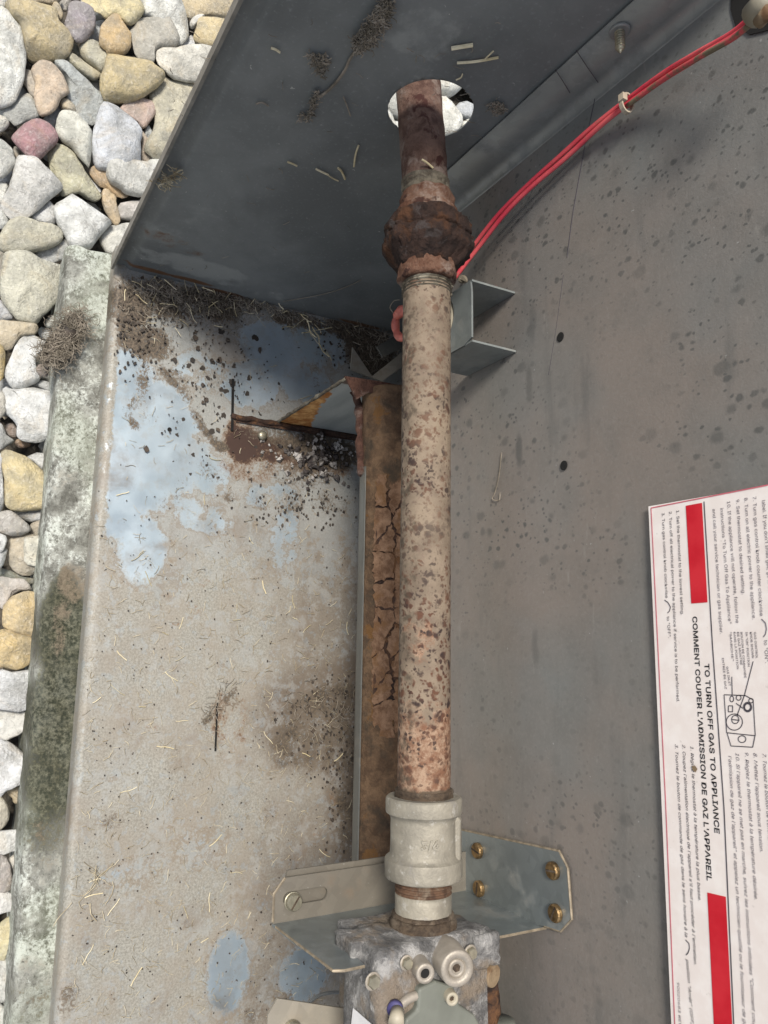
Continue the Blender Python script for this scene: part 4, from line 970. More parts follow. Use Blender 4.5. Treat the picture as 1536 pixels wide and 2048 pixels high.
# stand: upright gusset plate, foot and top cap
XG = U(555, 845, 'z', 0).x
g0 = U(556, 843, 'x', XG); g1 = U(690, 757, 'x', XG); g2 = U(716, 790, 'x', XG); g3 = U(722, 868, 'x', XG)
ya, yb = g0.y, .345
def gus(u, v):
    y = ya+(yb-ya)*u; z = g1.z*v; return Vector((XG+.0006*mn.noise(Vector((0, y*40, z*40))), y, z))
V, Fc = grid(frange(0, 1, .02), frange(0, 1, .02), gus)
me = mesh(V, [f[::-1] for f in Fc])
fr = []; fd = []
for p in V:
    u, v = (p.y-ya)/(yb-ya), p.z/g1.z
    fr.append(.5+3.2*((.33-.40*v)-u)); fd.append(max(.8*sstep(.05, .0, u), .95*sstep(.86, .97, v), .5*sstep(.045, .0, v)))
set_attr(me, 'rust', fr); set_attr(me, 'dirt', fd)
gp = link('gusset_plate', me, M['gusset'], tube, True); md = gp.modifiers.new('s', 'SOLIDIFY'); md.thickness = .0012; md.offset = -1
mb = MB(); mb.tube([Vector((XG, ya, g1.z*k/30)) + Vector((mn.noise(Vector((k*.7, 1, 0)))*.0008, mn.noise(Vector((k*.9, 5, 0)))*.0008, 0)) for k in range(31)], [.0014+.0011*mn.noise(Vector((k*.6, 0, 2))) for k in range(31)], 7)
mb.build('front_edge_scale', M['thread_dirt'], gp, True)
# foot flange with its ragged rusty rim
f0 = U(470, 872, 'z', .0015); f1 = U(556, 848, 'z', .0015)
rim = [Vector((XG+.002, y, .002)) for y in frange(f0.y-.004, .345, .006)]
mb = MB(); mb.tube([p+Vector((mn.noise(p*130)*.002, 0, .001*mn.noise(p*170))) for p in rim], [.0024+.0012*mn.noise(p*120) for p in rim], 7); mb.build('rusted_foot_rim', M['rust_dark'], tube, True)
V, Fc = grid(frange(XG+.002, XG+.006, .001), frange(f0.y, .345, .005), lambda x, y: Vector((x, y, .0022+.001*mn.noise(Vector((x, y, 0))*150))))
link('foot_plate', mesh(V, Fc), M['rust_dark'], tube, True)
disc(U(525, 871, 'z', .003), (0, 0, 1), .0042, .0026, M['zinc_screw'], 'rivet', tube, 16, False, .5)
# top cap of the stand, folded back over the tube end
c1 = U(690, 752, 'x', XG+.001); 
pl = [U(x, y, 'z', g1.z) for x, y in ((688, 753), (760, 764), (800, 772), (802, 790), (735, 786), (712, 800))]
mb = MB().prism(pl, (0, 0, .0016)); mb.build('top_cap', M['rust_edge'], tube)
# granular corrosion heaped at the foot
mb = MB()
for k in range(240):
    px, py = random.gauss(635, 45), random.gauss(915, 24)
    if px > 722 or px < 500: continue
    p = U(px, py, 'z', 0); r = random.uniform(.0012, .0042)*(1-.35*abs(px-640)/120)
    p.z = r*.5+random.uniform(0, .004)*max(0, 1-abs(px-650)/70)
    q = random.random()*6; vv = []
    for (x, y, z) in ((1, 0, 0), (-1, 0, 0), (0, 1, 0), (0, -1, 0), (0, 0, 1), (0, 0, -1)):
        d = Vector((x*cos(q)-y*sin(q), x*sin(q)+y*cos(q), z))*r*random.uniform(.6, 1.2); vv.append(p+d)
    mb.add(vv, [(0, 2, 4), (2, 1, 4), (1, 3, 4), (3, 0, 4), (2, 0, 5), (1, 2, 5), (3, 1, 5), (0, 3, 5)])
lump = mb.build('corrosion_debris', M['lumps']); tag(lump, 'heap of dark and pale corrosion crumbs at the foot of the rusted stand', 'debris', None, 'stuff')

# ------------------------------------------------------------------ folded strips in the dark recess behind the stand
def plate_px(pts, axis, val, th, name, mat, parent):
    q = [U(x, y, axis, val) for x, y in pts]; v = Vector((0, 0, 0)); v['xyz'.index(axis)] = th
    return MB().prism(q, v).build(name, mat, parent)
vb = empty('folded_strip', (TX0-.02, .31, 0), 'folded tan metal strip forming a V in the dark recess behind the stand', 'metal strip')
def strip3(pts, wd, th, name, mat, parent):
    a, b = [Vector(p) for p in pts]; d = (b-a); w_ = wd
    MB().prism([a, b, b+w_, a+w_], th).build(name, mat, parent)
a = U(704, 695, 'z', .02); b = U(742, 752, 'z', .02); c = U(806, 700, 'z', .05)
MB().prism([a, b, U(772, 768, 'z', .02), U(700, 740, 'z', .02)], (0, 0, .0012)).build('arm', M['dusty_steel'], vb)
MB().prism([U(742, 754, 'z', .055), U(806, 703, 'z', .055), U(806, 732, 'z', .055), U(762, 764, 'z', .055)], (0, 0, .0012)).build('arm', M['dusty_steel'], vb)
db = MB().prism([U(752, 694, 'z', .06), U(806, 662, 'z', .06), U(806, 694, 'z', .06), U(764, 716, 'z', .06)], (0, 0, .0015)).build('dark_strip', M['dark_steel']); tag(db, 'dark grey metal strip just below the red boot', 'metal strip')
sp_ = MB().box((U(795, 1440, 'z', .19).x-.011, TY+.012, .155), (U(795, 1440, 'z', .19).x+.011, TY+.016, .200)).build('spacer_clip', M['dusty_steel']); tag(sp_, 'small tan metal clip wedged between flaking tube and long pipe', 'clip')

# ------------------------------------------------------------------ channel bracket on the partition beside the pipe
cb = empty('channel_bracket', (-.19, YW, .25), 'open galvanised channel bracket with round cut-out on the partition beside the pipe', 'bracket')
xr, xl, yb_, zt, zb = -.175, -.2126, .2536, .282, .233
MB().prism([(xr, yb_, zt), (xr, YW-.0005, zt+.0005), (xr, YW-.0005, zb), (xr, yb_, zb)], (-.0012, 0, 0)).build('side_flange', M['bracket_steel'], cb)
MB().prism([(xl, yb_, zt), (xl, YW-.0005, zt+.0005), (xl, YW-.0005, zb+.006), (xl, yb_, zb)], (-.0012, 0, 0)).build('side_flange', M['bracket_steel'], cb)
cc_ = U(882, 643, 'y', yb_); cr = .0148; N = 32; vv = []; ff = []
def sq(k):
    a = 2*pi*k/N; dx, dz = cos(a), sin(a); xm, zm = (xl+xr)/2, (zt+zb)/2
    t_ = 1e9
    for lo, hi, c_, d in ((xl, xr, cc_.x, dx), (zb, zt, cc_.z, dz)):
        if abs(d) > 1e-6: t_ = min(t_, ((hi if d > 0 else lo)-c_)/d)
    return (cc_.x+dx*t_, cc_.z+dz*t_)
for k in range(N):
    a = 2*pi*k/N; x, z = sq(k); vv += [(cc_.x+cos(a)*cr, yb_, cc_.z+sin(a)*cr), (x, yb_, z)]
ff = [(2*k, 2*k+1, 2*((k+1) % N)+1, 2*((k+1) % N)) for k in range(N)]
o = link('web', mesh(vv, ff), M['bracket_steel'], cb); md = o.modifiers.new('s', 'SOLIDIFY'); md.thickness = .0012; md.offset = 0
ig = MB()
vv, ff = lathe_x([(0, .009), (0, .0125), (.004, .0131), (.010, .0122), (.010, .009)], 0, 0, 28, cap=False)
vv = [Vector((cc_.x+p[1], yb_-.004+p[0]+.004, cc_.z+p[2])) for p in map(Vector, vv)]
igr = link('ceramic_ring', mesh(vv, [f[::-1] for f in ff]), M['cream_plastic'], None, True); tag(igr, 'cream ceramic ring peeking out between pipe and channel bracket', 'ring')
bt = empty('red_boot', U(797, 650, 'y', .25), 'small red rubber boot poking out left of the long pipe', 'rubber boot')
lp = spline([U(x, y, 'y', .252) for x, y in ((815, 618), (797, 628), (791, 645), (793, 664), (801, 675), (818, 672))], 6)
MB().tube(lp, [.0022+.0008*abs(sin(k*.35)) for k in range(len(lp))], 10).build('loop', M['red_boot'], bt, True)
MB().tube([U(793, 632, 'y', .250), U(803, 622, 'y', .250), U(822, 618, 'y', .252)], [.0030, .0040, .0032], 10).build('collar', M['red_boot'], bt, True)
lf = MB().tube(spline([U(x, y, 'y', .262) for x, y in ((921, 566), (926, 557), (934, 563))], 5), [.001, .002, .003, .003, .003, .0025, .002, .0018, .0014, .001, .0006], 5).build('leaf_scrap', M['lint']); tag(lf, 'brown leaf scrap caught on top of the channel bracket', 'leaf')

# ------------------------------------------------------------------ red wires with tie
wb = empty('wire_bundle', U(1250, 205, 'y', YW-.006), 'red wire bundle running down to the pipe union', 'wire bundle')
path = [(1560, -20), (1520, 22), (1470, 68), (1400, 108), (1330, 150), (1252, 207), (1185, 260), (1120, 318), (1060, 372), (1000, 432), (950, 495), (912, 548), (880, 590)]
ysx = [.262, .264, .268, .272, .276, .279, .279, .278, .276, .273, .270, .266, .262]
def wpath(off): return spline([U(x+off*.75, y+off, 'y', yy) for (x, y), yy in zip(path, ysx)], 7)
w1 = wpath(-3.6); w2 = [p+Vector((0, .0006*sin(i*.3), .0006*cos(i*.23))) for i, p in enumerate(wpath(3.6))]
MB().tube(w1, .00135, 10).build('wire', M['wire'], wb, True)
MB().tube(w2, .00135, 10).build('wire', M['wire'], wb, True)
w3 = [p+Vector((0, -.0016, .0)) for p in wpath(8)[:36]]
MB().tube(w3, .00125, 10).build('soiled_wire', M['wire_dirty'], wb, True)
c = U(1253, 207, 'y', .277); d = (w1[38]-w1[32]).normalized(); u = Vector((0, 1, 0)); v = d.cross(u).normalized()
mb = MB(); ring_ = []
for k in range(17):
    a = 2*pi*k/16; ring_.append(c+u*cos(a)*.0036+v*sin(a)*.0045)
vv = []; ff = []
for p in ring_[:16]: vv += [p-d*.0012, p+d*.0012]
ff = [(2*k, 2*k+1, 2*((k+1) % 16)+1, 2*((k+1) % 16)) for k in range(16)]
o = mb.add(vv, ff).build('cable_tie', M['tan_plastic'], wb); md = o.modifiers.new('s', 'SOLIDIFY'); md.thickness = .0008
hd = U(1247, 196, 'y', .274); MB().box(hd-Vector((.0018, .002, .0016)), hd+Vector((.0018, .001, .0016))).build('tie_head', M['tan_plastic'], wb)
cl = empty('strain_relief', U(1525, 8, 'y', .27), 'cream plastic bushing gripping the red wires at the dark opening', 'bushing')
MB().tube([U(1506, 32, 'y', .262), U(1545, -8, 'y', .258)], [.0052, .0056], 14).build('bushing', M['cream_plastic'], cl, True)
MB().tube([U(1517, 46, 'y', .258), U(1540, 20, 'y', .256)], [.0026, .0028], 10).build('clamp', M['cap_brown'], cl, True)
# ------------------------------------------------------------------ mounting bracket under the gas valve
XB = .140; ZA = .233; ZT = .299
br = empty('valve_bracket', (XB, YW, ZA), 'bent galvanised bracket with a slotted foot holding the gas valve to the partition', 'bracket')
yfr = U(545, 1848, 'x', XB).y
TH = .0013
# slotted horizontal foot with a real slot
ax0, ax1 = U(560, 1757, 'z', ZA).x, XB
s0 = U(566, 1800, 'z', ZA); s1 = U(655, 1786, 'z', ZA); sx = (s0.x+s1.x)/2-.0002; sr = .0034
ya0, ya1 = yfr, YW-.001
oy = [s0.y+sr, s1.y-sr]
inner = [Vector((sx+cos(t_)*sr, oy[0]+sin(t_)*sr*-1 if 0 else oy[0]-sin(t_)*sr, ZA)) for t_ in [pi*k/8 for k in range(9)]]
inner += [Vector((sx-cos(t_)*sr, oy[1]+sin(t_)*sr, ZA)) for t_ in [pi*k/8 for k in range(9)]]
outer = [Vector((ax1, ya0+.004, ZA)), Vector((ax1, ya0, ZA)), Vector((ax0+.007, ya0, ZA)), Vector((ax0, ya0+.006, ZA)), Vector((ax0, ya1, ZA)), Vector((ax1, ya1, ZA))]
bm = bmesh.new()
def loop(pts):
    vs2 = [bm.verts.new(p) for p in pts]; return [bm.edges.new((vs2[i], vs2[(i+1) % len(vs2)])) for i in range(len(vs2))]
e = loop(outer)+loop(inner); bmesh.ops.triangle_fill(bm, use_beauty=True, use_dissolve=False, edges=e)
for f in bm.faces:
    if f.normal.z < 0: f.normal_flip()
me = bpy.data.meshes.new('foot'); bm.to_mesh(me); bm.free()
ft = link('slotted_foot', me, M['foot_steel'], br); md = ft.modifiers.new('s', 'SOLIDIFY'); md.thickness = TH; md.offset = -1
# second sheet just under it
MB().prism([(ax0-.0022, ya0+.009, ZA-.004), (XB-.004, ya0+.004, ZA-.004), (XB-.004, ya1, ZA-.004), (ax0-.0022, ya1, ZA-.004)], (0, 0, -.0012)).build('backing_sheet', M['foot_steel'], br)
c1 = U(665, 1935, 'x', XB)
web = [(XB, yfr, ZA-.0009), (XB, yfr+.0006, ZA+.003), (XB, c1.y-.0005, ZT-.002), (XB, c1.y+.004, ZT), (XB, .1800, ZT), (XB, .1835, .262), (XB, .2470, .262), (XB, .2500, ZT), (XB, YW-.001, ZT+.001), (XB, YW-.001, ZA-.0009)]
MB().prism(web, (TH, 0, 0)).build('upright_web', M['bracket_steel'], br)
ed = [Vector(p)+Vector((TH*.5, 0, 0)) for p in web[1:5]]
MB().tube([Vector(p)+Vector((TH*.5, 0, 0)) for p in web[7:9]], .00068, 6).build('cut_edge', M['cut_edge'], br)
MB().tube(ed, .00068, 6).build('cut_edge', M['cut_edge'], br)
MB().tube([Vector((XB-.001, yfr, ZA)), Vector((ax0+.007, yfr, ZA)), Vector((ax0, yfr+.006, ZA))], .0007, 6).build('cut_edge', M['cut_edge'], br)
# folded corner lip below the web
MB().prism([U(x, y, 'z', ZA-.008) for x, y in ((547, 1856), (590, 1890), (602, 1884), (556, 1846))], (0, 0, -.001)).build('corner_lip', M['bracket_steel'], br)
# wall flange
wf = [U(x, y, 'y', YW-.0015) for x, y in ((900, 1654), (1121, 1702), (1138, 1736), (1146, 1838), (1124, 1862), (1092, 1852), (905, 1800))]
MB().prism(wf, (0, -TH, 0)).build('wall_flange', M['bracket_steel'], br)
MB().tube([p+Vector((0, -TH*.6, 0)) for p in wf[:6]], .0007, 6).build('cut_edge', M['cut_edge'], br)
def slotted_screw(c, nrm_, r, h, mat, parent, ang):
    nrm_ = Vector(nrm_).normalized(); s_ = disc(c, nrm_, r, h, mat, 'screw', parent, 18, False, 0)
    u = nrm_.orthogonal().normalized(); v = nrm_.cross(u); d = u*cos(ang)+v*sin(ang); e_ = nrm_.cross(d); cc2 = Vector(c)+nrm_*(h+.00005)
    MB().prism([cc2+d*r*.84+e_*r*.11, cc2-d*r*.84+e_*r*.11, cc2-d*r*.84-e_*r*.11, cc2+d*r*.84-e_*r*.11], nrm_*.00012).build('screw_slot', M['gasket'], s_)
    return s_
for (x, y, a) in ((957, 1701, .6), (960, 1777, 2.2), (1108, 1741, .9), (1113, 1826, 1.9)):
    slotted_screw(U(x, y, 'y', YW-.0030), (0, -1, 0), .0044, .0024, M['brass_screw'], br, a)
c = U(586, 1803, 'z', ZA+.001)
slotted_screw(c, (0, 0, 1), .0042, .0032, M['zinc_screw'], br, 1.75)
disc(c-Vector((0, 0, .0008)), (0, 0, 1), .0046, .0008, M['zinc_screw'], 'washer', br, 20)
# ------------------------------------------------------------------ second bracket at the lower frame edge
b2 = empty('lower_bracket', (.19, YW, ZA), 'pale galvanised bracket foot with one screw at the bottom edge of the photo', 'bracket')
pl = [U(x, y, 'z', ZA) for x, y in ((536, 2030), (555, 1997), (700, 2019), (720, 2110), (530, 2110))]
MB().prism(pl, (0, 0, -.0013)).build('foot', M['pale_foot'], b2)
slotted_screw(U(583, 2058, 'z', ZA+.0005), (0, 0, 1), .0044, .003, M['zinc_screw'], b2, .4)
MB().prism([(.204, pl[0].y+.002, ZA-.002), (.204, YW-.001, ZA-.002), (.204, YW-.001, ZA+.06), (.204, pl[0].y+.03, ZA+.06)], (.0013, 0, 0)).build('upright_web', M['bracket_steel'], b2)
lw = MB().tube(spline([U(x, y, 'z', .12) for x, y in ((612, 2012), (640, 1990), (680, 1985), (712, 1996), (730, 2016))], 8), .0011, 8).build('wire_loop', M['flange_steel']); tag(lw, 'thin bare wire loop in the shadow between the two bracket feet', 'wire')

# ------------------------------------------------------------------ gas valve
gv_ = empty('gas_valve', (XB, .22, .224), 'corroded cast aluminium gas valve with ports and screws at the pipe end', 'gas valve')
def rough_block(a, b, name, mat, parent, step=.004, amp=.0009, seed=0, chop=None):
    """box with a worn, lumpy cast surface"""
    bm = bmesh.new(); bmesh.ops.create_cube(bm, size=1)
    sz = Vector(b)-Vector(a)
    for v in bm.verts: v.co = Vector(a)+Vector(((v.co.x+.5)*sz.x, (v.co.y+.5)*sz.y, (v.co.z+.5)*sz.z))
    bmesh.ops.bevel(bm, geom=list(bm.edges), offset=min(sz)*.06, segments=1, affect='EDGES')
    cuts = 5
    bmesh.ops.subdivide_edges(bm, edges=[e_ for e_ in bm.edges if e_.calc_length() > step*1.6], cuts=cuts, use_grid_fill=True)
    for v in bm.verts:
        p = v.co.copy()+Vector((seed, 0, 0)); d = mn.noise(p*140)*amp*1.2+mn.noise(p*380)*amp*.9
        v.co += (v.normal if v.normal.length else Vector((0, 0, 1)))*d
        if chop: chop(v)
    me = bpy.data.meshes.new(name); bm.to_mesh(me); bm.free(); return link(name, me, mat, parent, True)
rough_block((.1335, .1835, .272), (.330, .2450, .3055), 'body', M['alu'], gv_)
rough_block((.1500, .2050, .224), (.325, .2620, .275), 'lower_body', M['alu'], gv_, seed=3)
rough_block((.1338, .1790, .2705), (.148, .2040, .290), 'mounting_lug', M['alu'], gv_, seed=2)
rough_block((.1345, .1870, .258), (.1480, .2400, .274), 'inlet_face', M['alu'], gv_, amp=.0012, seed=4)
rough_block((.1345, .2330, .290), (.149, .2490, .3085), 'shoulder', M['alu'], gv_, seed=6)
xg = .1272
sharpen(MB().add(*lathe_x([(xg, PR*1.05), (xg+.0006, PR*1.13), (xg+.0016, PR*1.15), (xg+.0022, PR*1.09), (xg+.0030, PR*1.17), (xg+.0042, PR*1.22), (xg+.008, PR*1.24)], PY, PZ, 48, None, .0006, 260, seed=3)).build('inlet_gasket', M['gasket'], gv_, True), 50)
def boss(px, py, z, r, h, mat, name, parent, ri=None, inner=None, up=Vector((0, -.28, 1)), rim=True):
    c = U(px, py, 'z', z); up = Vector(up).normalized(); base = c-up*h
    u = up.orthogonal().normalized(); v = up.cross(u); N = 28; vv = []; ff = []
    lv = [(-h, r*1.05), (-.0006, r), (0, r*.94)] + ([(0, ri), (-.0016, ri*.97)] if ri else [])
    for (d, rr) in lv: vv += [c+up*d+u*cos(2*pi*k/N)*rr+v*sin(2*pi*k/N)*rr for k in range(N)]
    for i in range(len(lv)-1): ff += [(i*N+k, i*N+(k+1) % N, (i+1)*N+(k+1) % N, (i+1)*N+k) for k in range(N)]
    ff.append(tuple(range((len(lv)-1)*N, len(lv)*N)))
    o = MB().add(vv, ff).build(name, mat, parent, False)
    for p in o.data.polygons: p.use_smooth = len(p.vertices) == 4
    if inner:
        (kind, r2, mt) = inner; cc2 = c-up*.0016+up*(.0002 if kind != 'hex' else 0)
        n2 = 6 if kind == 'hex' else 16
        MB().prism([cc2+u*cos(2*pi*k/n2)*r2+v*sin(2*pi*k/n2)*r2 for k in range(n2)], up*.0004).build('socket', mt, o)
    return o
pp = boss(915, 1938, .3190, .0078, .018, M['port_metal'], 'pressure_port', gv_, .0044, ('hex', .0019, M['gasket']))
boss(914, 1938, .3181, .0041, .003, M['port_metal'], 'plug_insert', pp, .0021, ('hex', .0021, M['black_hole']))
boss(851, 1948, .3150, .0043, .014, M['port_metal'], 'test_port', gv_, .0022, ('o', .0022, M['black_hole']))
boss(905, 1999, .3140, .0029, .010, M['cream_plastic'], 'cover_screw', gv_, .0014, ('hex', .0012, M['gasket']))
boss(989, 1953, .3050, .0052, .010, M['cap_brown'], 'side_plug', gv_, up=(.1, .35, 1))
rough_block(U(940, 1925, 'z', .300)-Vector((.002, .002, .018)), U(940, 1925, 'z', .300)+Vector((.008, .012, .001)), 'corroded_side_block', M['rust_edge'], gv_, amp=.0016, seed=9)
rough_block(U(968, 1992, 'z', .296)-Vector((.012, .006, .016)), U(968, 1992, 'z', .296)+Vector((.014, .009, .001)), 'corroded_lever', M['rust_dark'], gv_, amp=.002, seed=12)
rough_block(U(972, 1915, 'z', .302)-Vector((.006, .0016, .018)), U(972, 1915, 'z', .302)+Vector((.008, .0014, .002)), 'clip_tab', M['port_metal'], gv_, amp=.0006, seed=13)
# sage green cover: a necked plate rising to a larger lid
cv = [U(x, y, 'z', .3095) for x, y in ((838, 1978), (872, 1962), (908, 1972), (920, 2010), (950, 2030), (975, 2075), (975, 2140), (800, 2140), (812, 2040), (835, 2020))]
bevel(MB().prism(cv, (0, 0, -.012)).build('cover', M['sage_cover'], gv_), .0012, 3)
hk = [U(x, y, 'z', .307) for x, y in ((862, 1990), (828, 1992), (800, 2012), (785, 2050))]
MB().tube(spline(hk, 6), .0021, 8).build('cover_rib', M['port_metal'], gv_, True)
kb = MB().tube([U(795, 2022, 'z', .310), U(792, 2046, 'z', .315)], [.0030, .0034], 16).build('knob', M['cream_plastic'], gv_, True)
MB().tube([U(791, 2013, 'z', .307), U(790, 2021, 'z', .309)], [.0034, .0036], 16).build('knob_ring', M['violet_ring'], kb, True)
hc2 = U(1010, 2046, 'z', .298)
MB().add(*[(lambda a, b: (a, b))(*lathe_x([(hc2.x, .001), (hc2.x, .007), (hc2.x+.004, .009), (hc2.x+.02, .009)], hc2.y, hc2.z-.004, 24))][0]).build('outlet_knob', M['sage_cover'], gv_, True)
for (x, y, z_, r_) in ((745, 1962, .307, .0030), (940, 1905, .3095, .0028), (812, 1925, .3075, .0026)):
    p_ = U(x, y, 'z', z_); disc(p_, (0, 0, 1), r_*1.25, .0006, M['port_metal'], 'washer', gv_, 18); disc(p_+Vector((0, 0, .0006)), (0, 0, 1), r_, .0020, M['zinc_screw'], 'bolt', gv_, 6, True)
stk = MB().prism([U(x, y, 'y', .1826) for x, y in ((707, 2016), (700, 2080), (770, 2080), (748, 2052))], (0, -.0003, 0)).build('paper_sticker', M['white_paper'], gv_)

# ------------------------------------------------------------------ instruction label
YL = YW-.0022
lc = U(1298, 1013, 'y', YL); le = U(1344, 2048, 'y', YL)
lab = empty('instruction_label', lc, 'white gas shut-off instruction label with red bars on the partition', 'label')
slope = (le.z-lc.z)/(le.x-lc.x)
def LP(x, y): return U(x, y, 'y', YL-.0006)
top = .115
bx = [Vector((lc.x, YL, lc.z)), Vector((.30, YL, lc.z+slope*(.30-lc.x))), Vector((.30, YL, lc.z+top)), Vector((lc.x+.001, YL, lc.z+top))]
MB().prism(bx, (0, -.0004, 0)).build('sheet', M['label'], lab)
def flat_poly(pts, name, mat, lift=.0006, parent=lab):
    q = [U(x, y, 'y', YL-lift) for x, y in pts]
    n_ = (q[1]-q[0]).cross(q[2]-q[0])
    return link(name, mesh(q, [tuple(range(len(q))) if n_.y < 0 else tuple(range(len(q)-1, -1, -1))]), M[mat], parent)
flat_poly(((1371.4,1011.5),(1404,1005.5),(1415,1204.6),(1382.5,1207)), 'red_bar', 'label_red')
flat_poly(((1414.6,1785),(1451.6,1793.6),(1475,2260),(1438,2260)), 'red_bar', 'label_red')
def ribbon(px, wd, name, mat, mb=None):
    q = [LP(x, y) for x, y in px]; own = mb is None; mb = mb or MB()
    for a, b in zip(q, q[1:]):
        d = (b-a); 
        if d.length < 1e-7: continue
        d.normalize(); s_ = Vector((-d.z, 0, d.x))*wd*.5
        mb.add([a+s_, a-s_, b-s_, b+s_], [(0, 1, 2, 3)])
    return mb.build(name, M[mat], lab) if own else mb
ribbon(((1536,970),(1302,1016)), .0005, 'border_line', 'label_pink'); ribbon(((1302,1016),(1331,1600),(1349.4,2048),(1353,2140)), .0005, 'border_line', 'label_pink')
ribbon(((1408,1003),(1425,1290),(1448,1615),(1467.6,2048),(1472,2140)), .0005, 'divider_line', 'ink_grey')
def line(s_, a, b, cap, mat='ink_grey', bold=0.0, shear=0.0):
    """one printed line: baseline from photo point a to b, cap height in metres"""
    A_, B_ = LP(*a), LP(*b); me = text_mesh(s_, cap/.70, 0, bold*cap, shear, 2)
    L = max((v.co.x for v in me.vertices), default=1); L0 = min((v.co.x for v in me.vertices), default=0)
    d = B_-A_; k = d.length/(L-L0); d.normalize(); up = Vector((-d.z, 0, d.x))
    for v in me.vertices: v.co = A_+d*((v.co.x-L0)*k)+up*v.co.y
    return link('text_line', me, M[mat], lab)
def capm(px): return (LP(1400+px, 1400)-LP(1400, 1400)).length
c7, c12 = capm(8.2), capm(12.6)
line('1. Set the thermostat to the lowest setting.', (1352.6,1021), (1362,1230), c7)
line('2. Turn off all electrical power to the appliance if service is to be performed.', (1338,1023.5), (1353.5,1404), c7)
line('3. Turn gas control knob clockwise', (1323.6,1026), (1331,1196), c7)
line('to "OFF".', (1333.5,1233), (1336.5,1276), c7)
line("COMMENT COUPER L'ADMISSION DE GAZ L'APPAREIL", (1385,1233), (1414,1761), c12, 'ink_black', .021)
line('TO TURN OFF GAS TO APPLIANCE', (1409,1327), (1429.5,1665.6), c12, 'ink_black', .021)
line('1. R\u00e9glez le thermostat \u00e0 la temp\u00e9rature la plus basse.', (1381,1492), (1396.5,1801), c7, 'ink_grey', 0, .2)
line("2. Coupez l'alimentation \u00e9lectrique de l'appareil s'il faut proc\u00e9der \u00e0 l'entretien.", (1364.6,1489), (1388,1929), c7, 'ink_grey', 0, .2)
line('3. Tournez le bouton de commande de gaz dans le sens horaire \u00e0 la', (1350,1488.5), (1370,1873.5), c7, 'ink_grey', 0, .2)
line('position "Arr\u00eat" (OFF).', (1372,1918), (1382,2052), c7, 'ink_grey', 0, .2)
line('90020683 REV', (1354,1964), (1358,2052), c7*.8, 'ink_faded')
F_ = 'ink_faded'
line('and call your service technician or gas supplier.', (1425,1018), (1440,1268), c7, F_)
line('instructions "To Turn Off Gas To Appliance"', (1440.6,1016.6), (1457,1247), c7, F_)
line('10. If the appliance will not operate, follow the', (1454,1003), (1472,1246), c7, F_)
line('9. Set thermostat to desired setting.', (1472,999.6), (1484,1189), c7, F_)
line('8. Turn on all electric power to the appliance.', (1488.5,996), (1505,1239), c7, F_)
line('7. Turn gas control knob counter clockwise', (1505.6,993.6), (1520,1232), c7, F_)
line("label. If you don't smell gas, go to the next step.", (1524,1001), (1542,1240), c7, F_)
line('to "ON".', (1528,1280), (1531,1326), c7, F_)
line("l'admission de gaz de l'appareil\" et appelez un technicien qualifi\u00e9 ou le fournisseur de gaz", (1457,1511.5), (1487,2060), c7, F_, 0, .2)
line('10. Si l\'appareil ne se met pas en marche, suivez les instructions intitul\u00e9es "Comment couper', (1471.4,1505.6), (1507,2070), c7, F_, 0, .2)
line('9. R\u00e9glez le thermostat \u00e0 la temp\u00e9rature d\u00e9sir\u00e9e.', (1490,1504.7), (1509,1799), c7, F_, 0, .2)
line("8. Mettez l'appareil sous tension.", (1507,1505.6), (1520,1704), c7, F_, 0, .2)
line('7. Tournez le bouton de commande', (1525,1507), (1538,1700), c7, F_, 0, .2)
c5 = capm(5)
for s_, a, b in (('GAS CONTROL',(1508,1264),(1512,1317)),('KNOB SHOWN',(1500,1264),(1504,1316)),('IN "ON" POSITION',(1491,1264),(1496,1333)),('BOUTON DE COMMANDE',(1481,1264),(1489,1356)),
    ('DE GAZ MONTR\u00c9',(1474,1264),(1481,1330)),('DANS LA POSITION',(1467,1264),(1474,1338)),('"MARCHE"',(1459,1264),(1464,1322)),('GAS INLET',(1452.6,1333),(1458,1372)),('ENTR\u00c9E DE GAZ',(1444,1316),(1450,1378))):
    line(s_, a, b, c5, F_, .01)
def D(x, y): return (1286+x/5.852, 1280+y/5.852)
def circ(cx, cy, rx, ry, n=24): return [D(cx+rx*cos(2*pi*k/n), cy+ry*sin(2*pi*k/n)) for k in range(n+1)]
mb = MB()
for pl in ([D(950,640),D(1200,650),D(1290,700),D(1315,1120),D(980,1085),D(950,640)], [D(985,1090),D(1030,1240),D(1285,1255),D(1312,1120)], [D(1040,430),D(1045,640)], [D(1290,250),D(1190,640),D(1100,890)],
    circ(1070,960,95,95), circ(1080,930,42,48), circ(1120,675,28,30), circ(1265,710,26,26), circ(1160,1160,45,40), circ(1040,690,22,34), [D(1000,770),D(1050,770),D(1050,840),D(1000,840),D(1000,770)], [D(1090,740),D(1170,800)], [D(1040,930),D(1130,940)]):
    ribbon(pl, .00035, '', '', mb)
ribbon(circ(1225,785,42,48), .0009, '', '', mb); mb.build('printed_diagram', M['ink_grey'], lab)
ribbon([(1329,1200),(1336,1205),(1341,1214),(1339,1222),(1335,1226)], .0004, 'printed_arrow', 'ink_grey'); ribbon([(1371,1880),(1378,1887),(1379,1897),(1376,1906),(1372,1910)], .0004, 'printed_arrow', 'ink_grey')
ribbon([(1523,1238),(1531,1246),(1533,1258),(1531,1268),(1527,1274)], .0004, 'printed_arrow', 'ink_faded')
flat_poly(((1383,1533),(1390,1531),(1395,1538),(1391,1545),(1386,1541)), 'rust_speck', 'cap_brown', .0009)

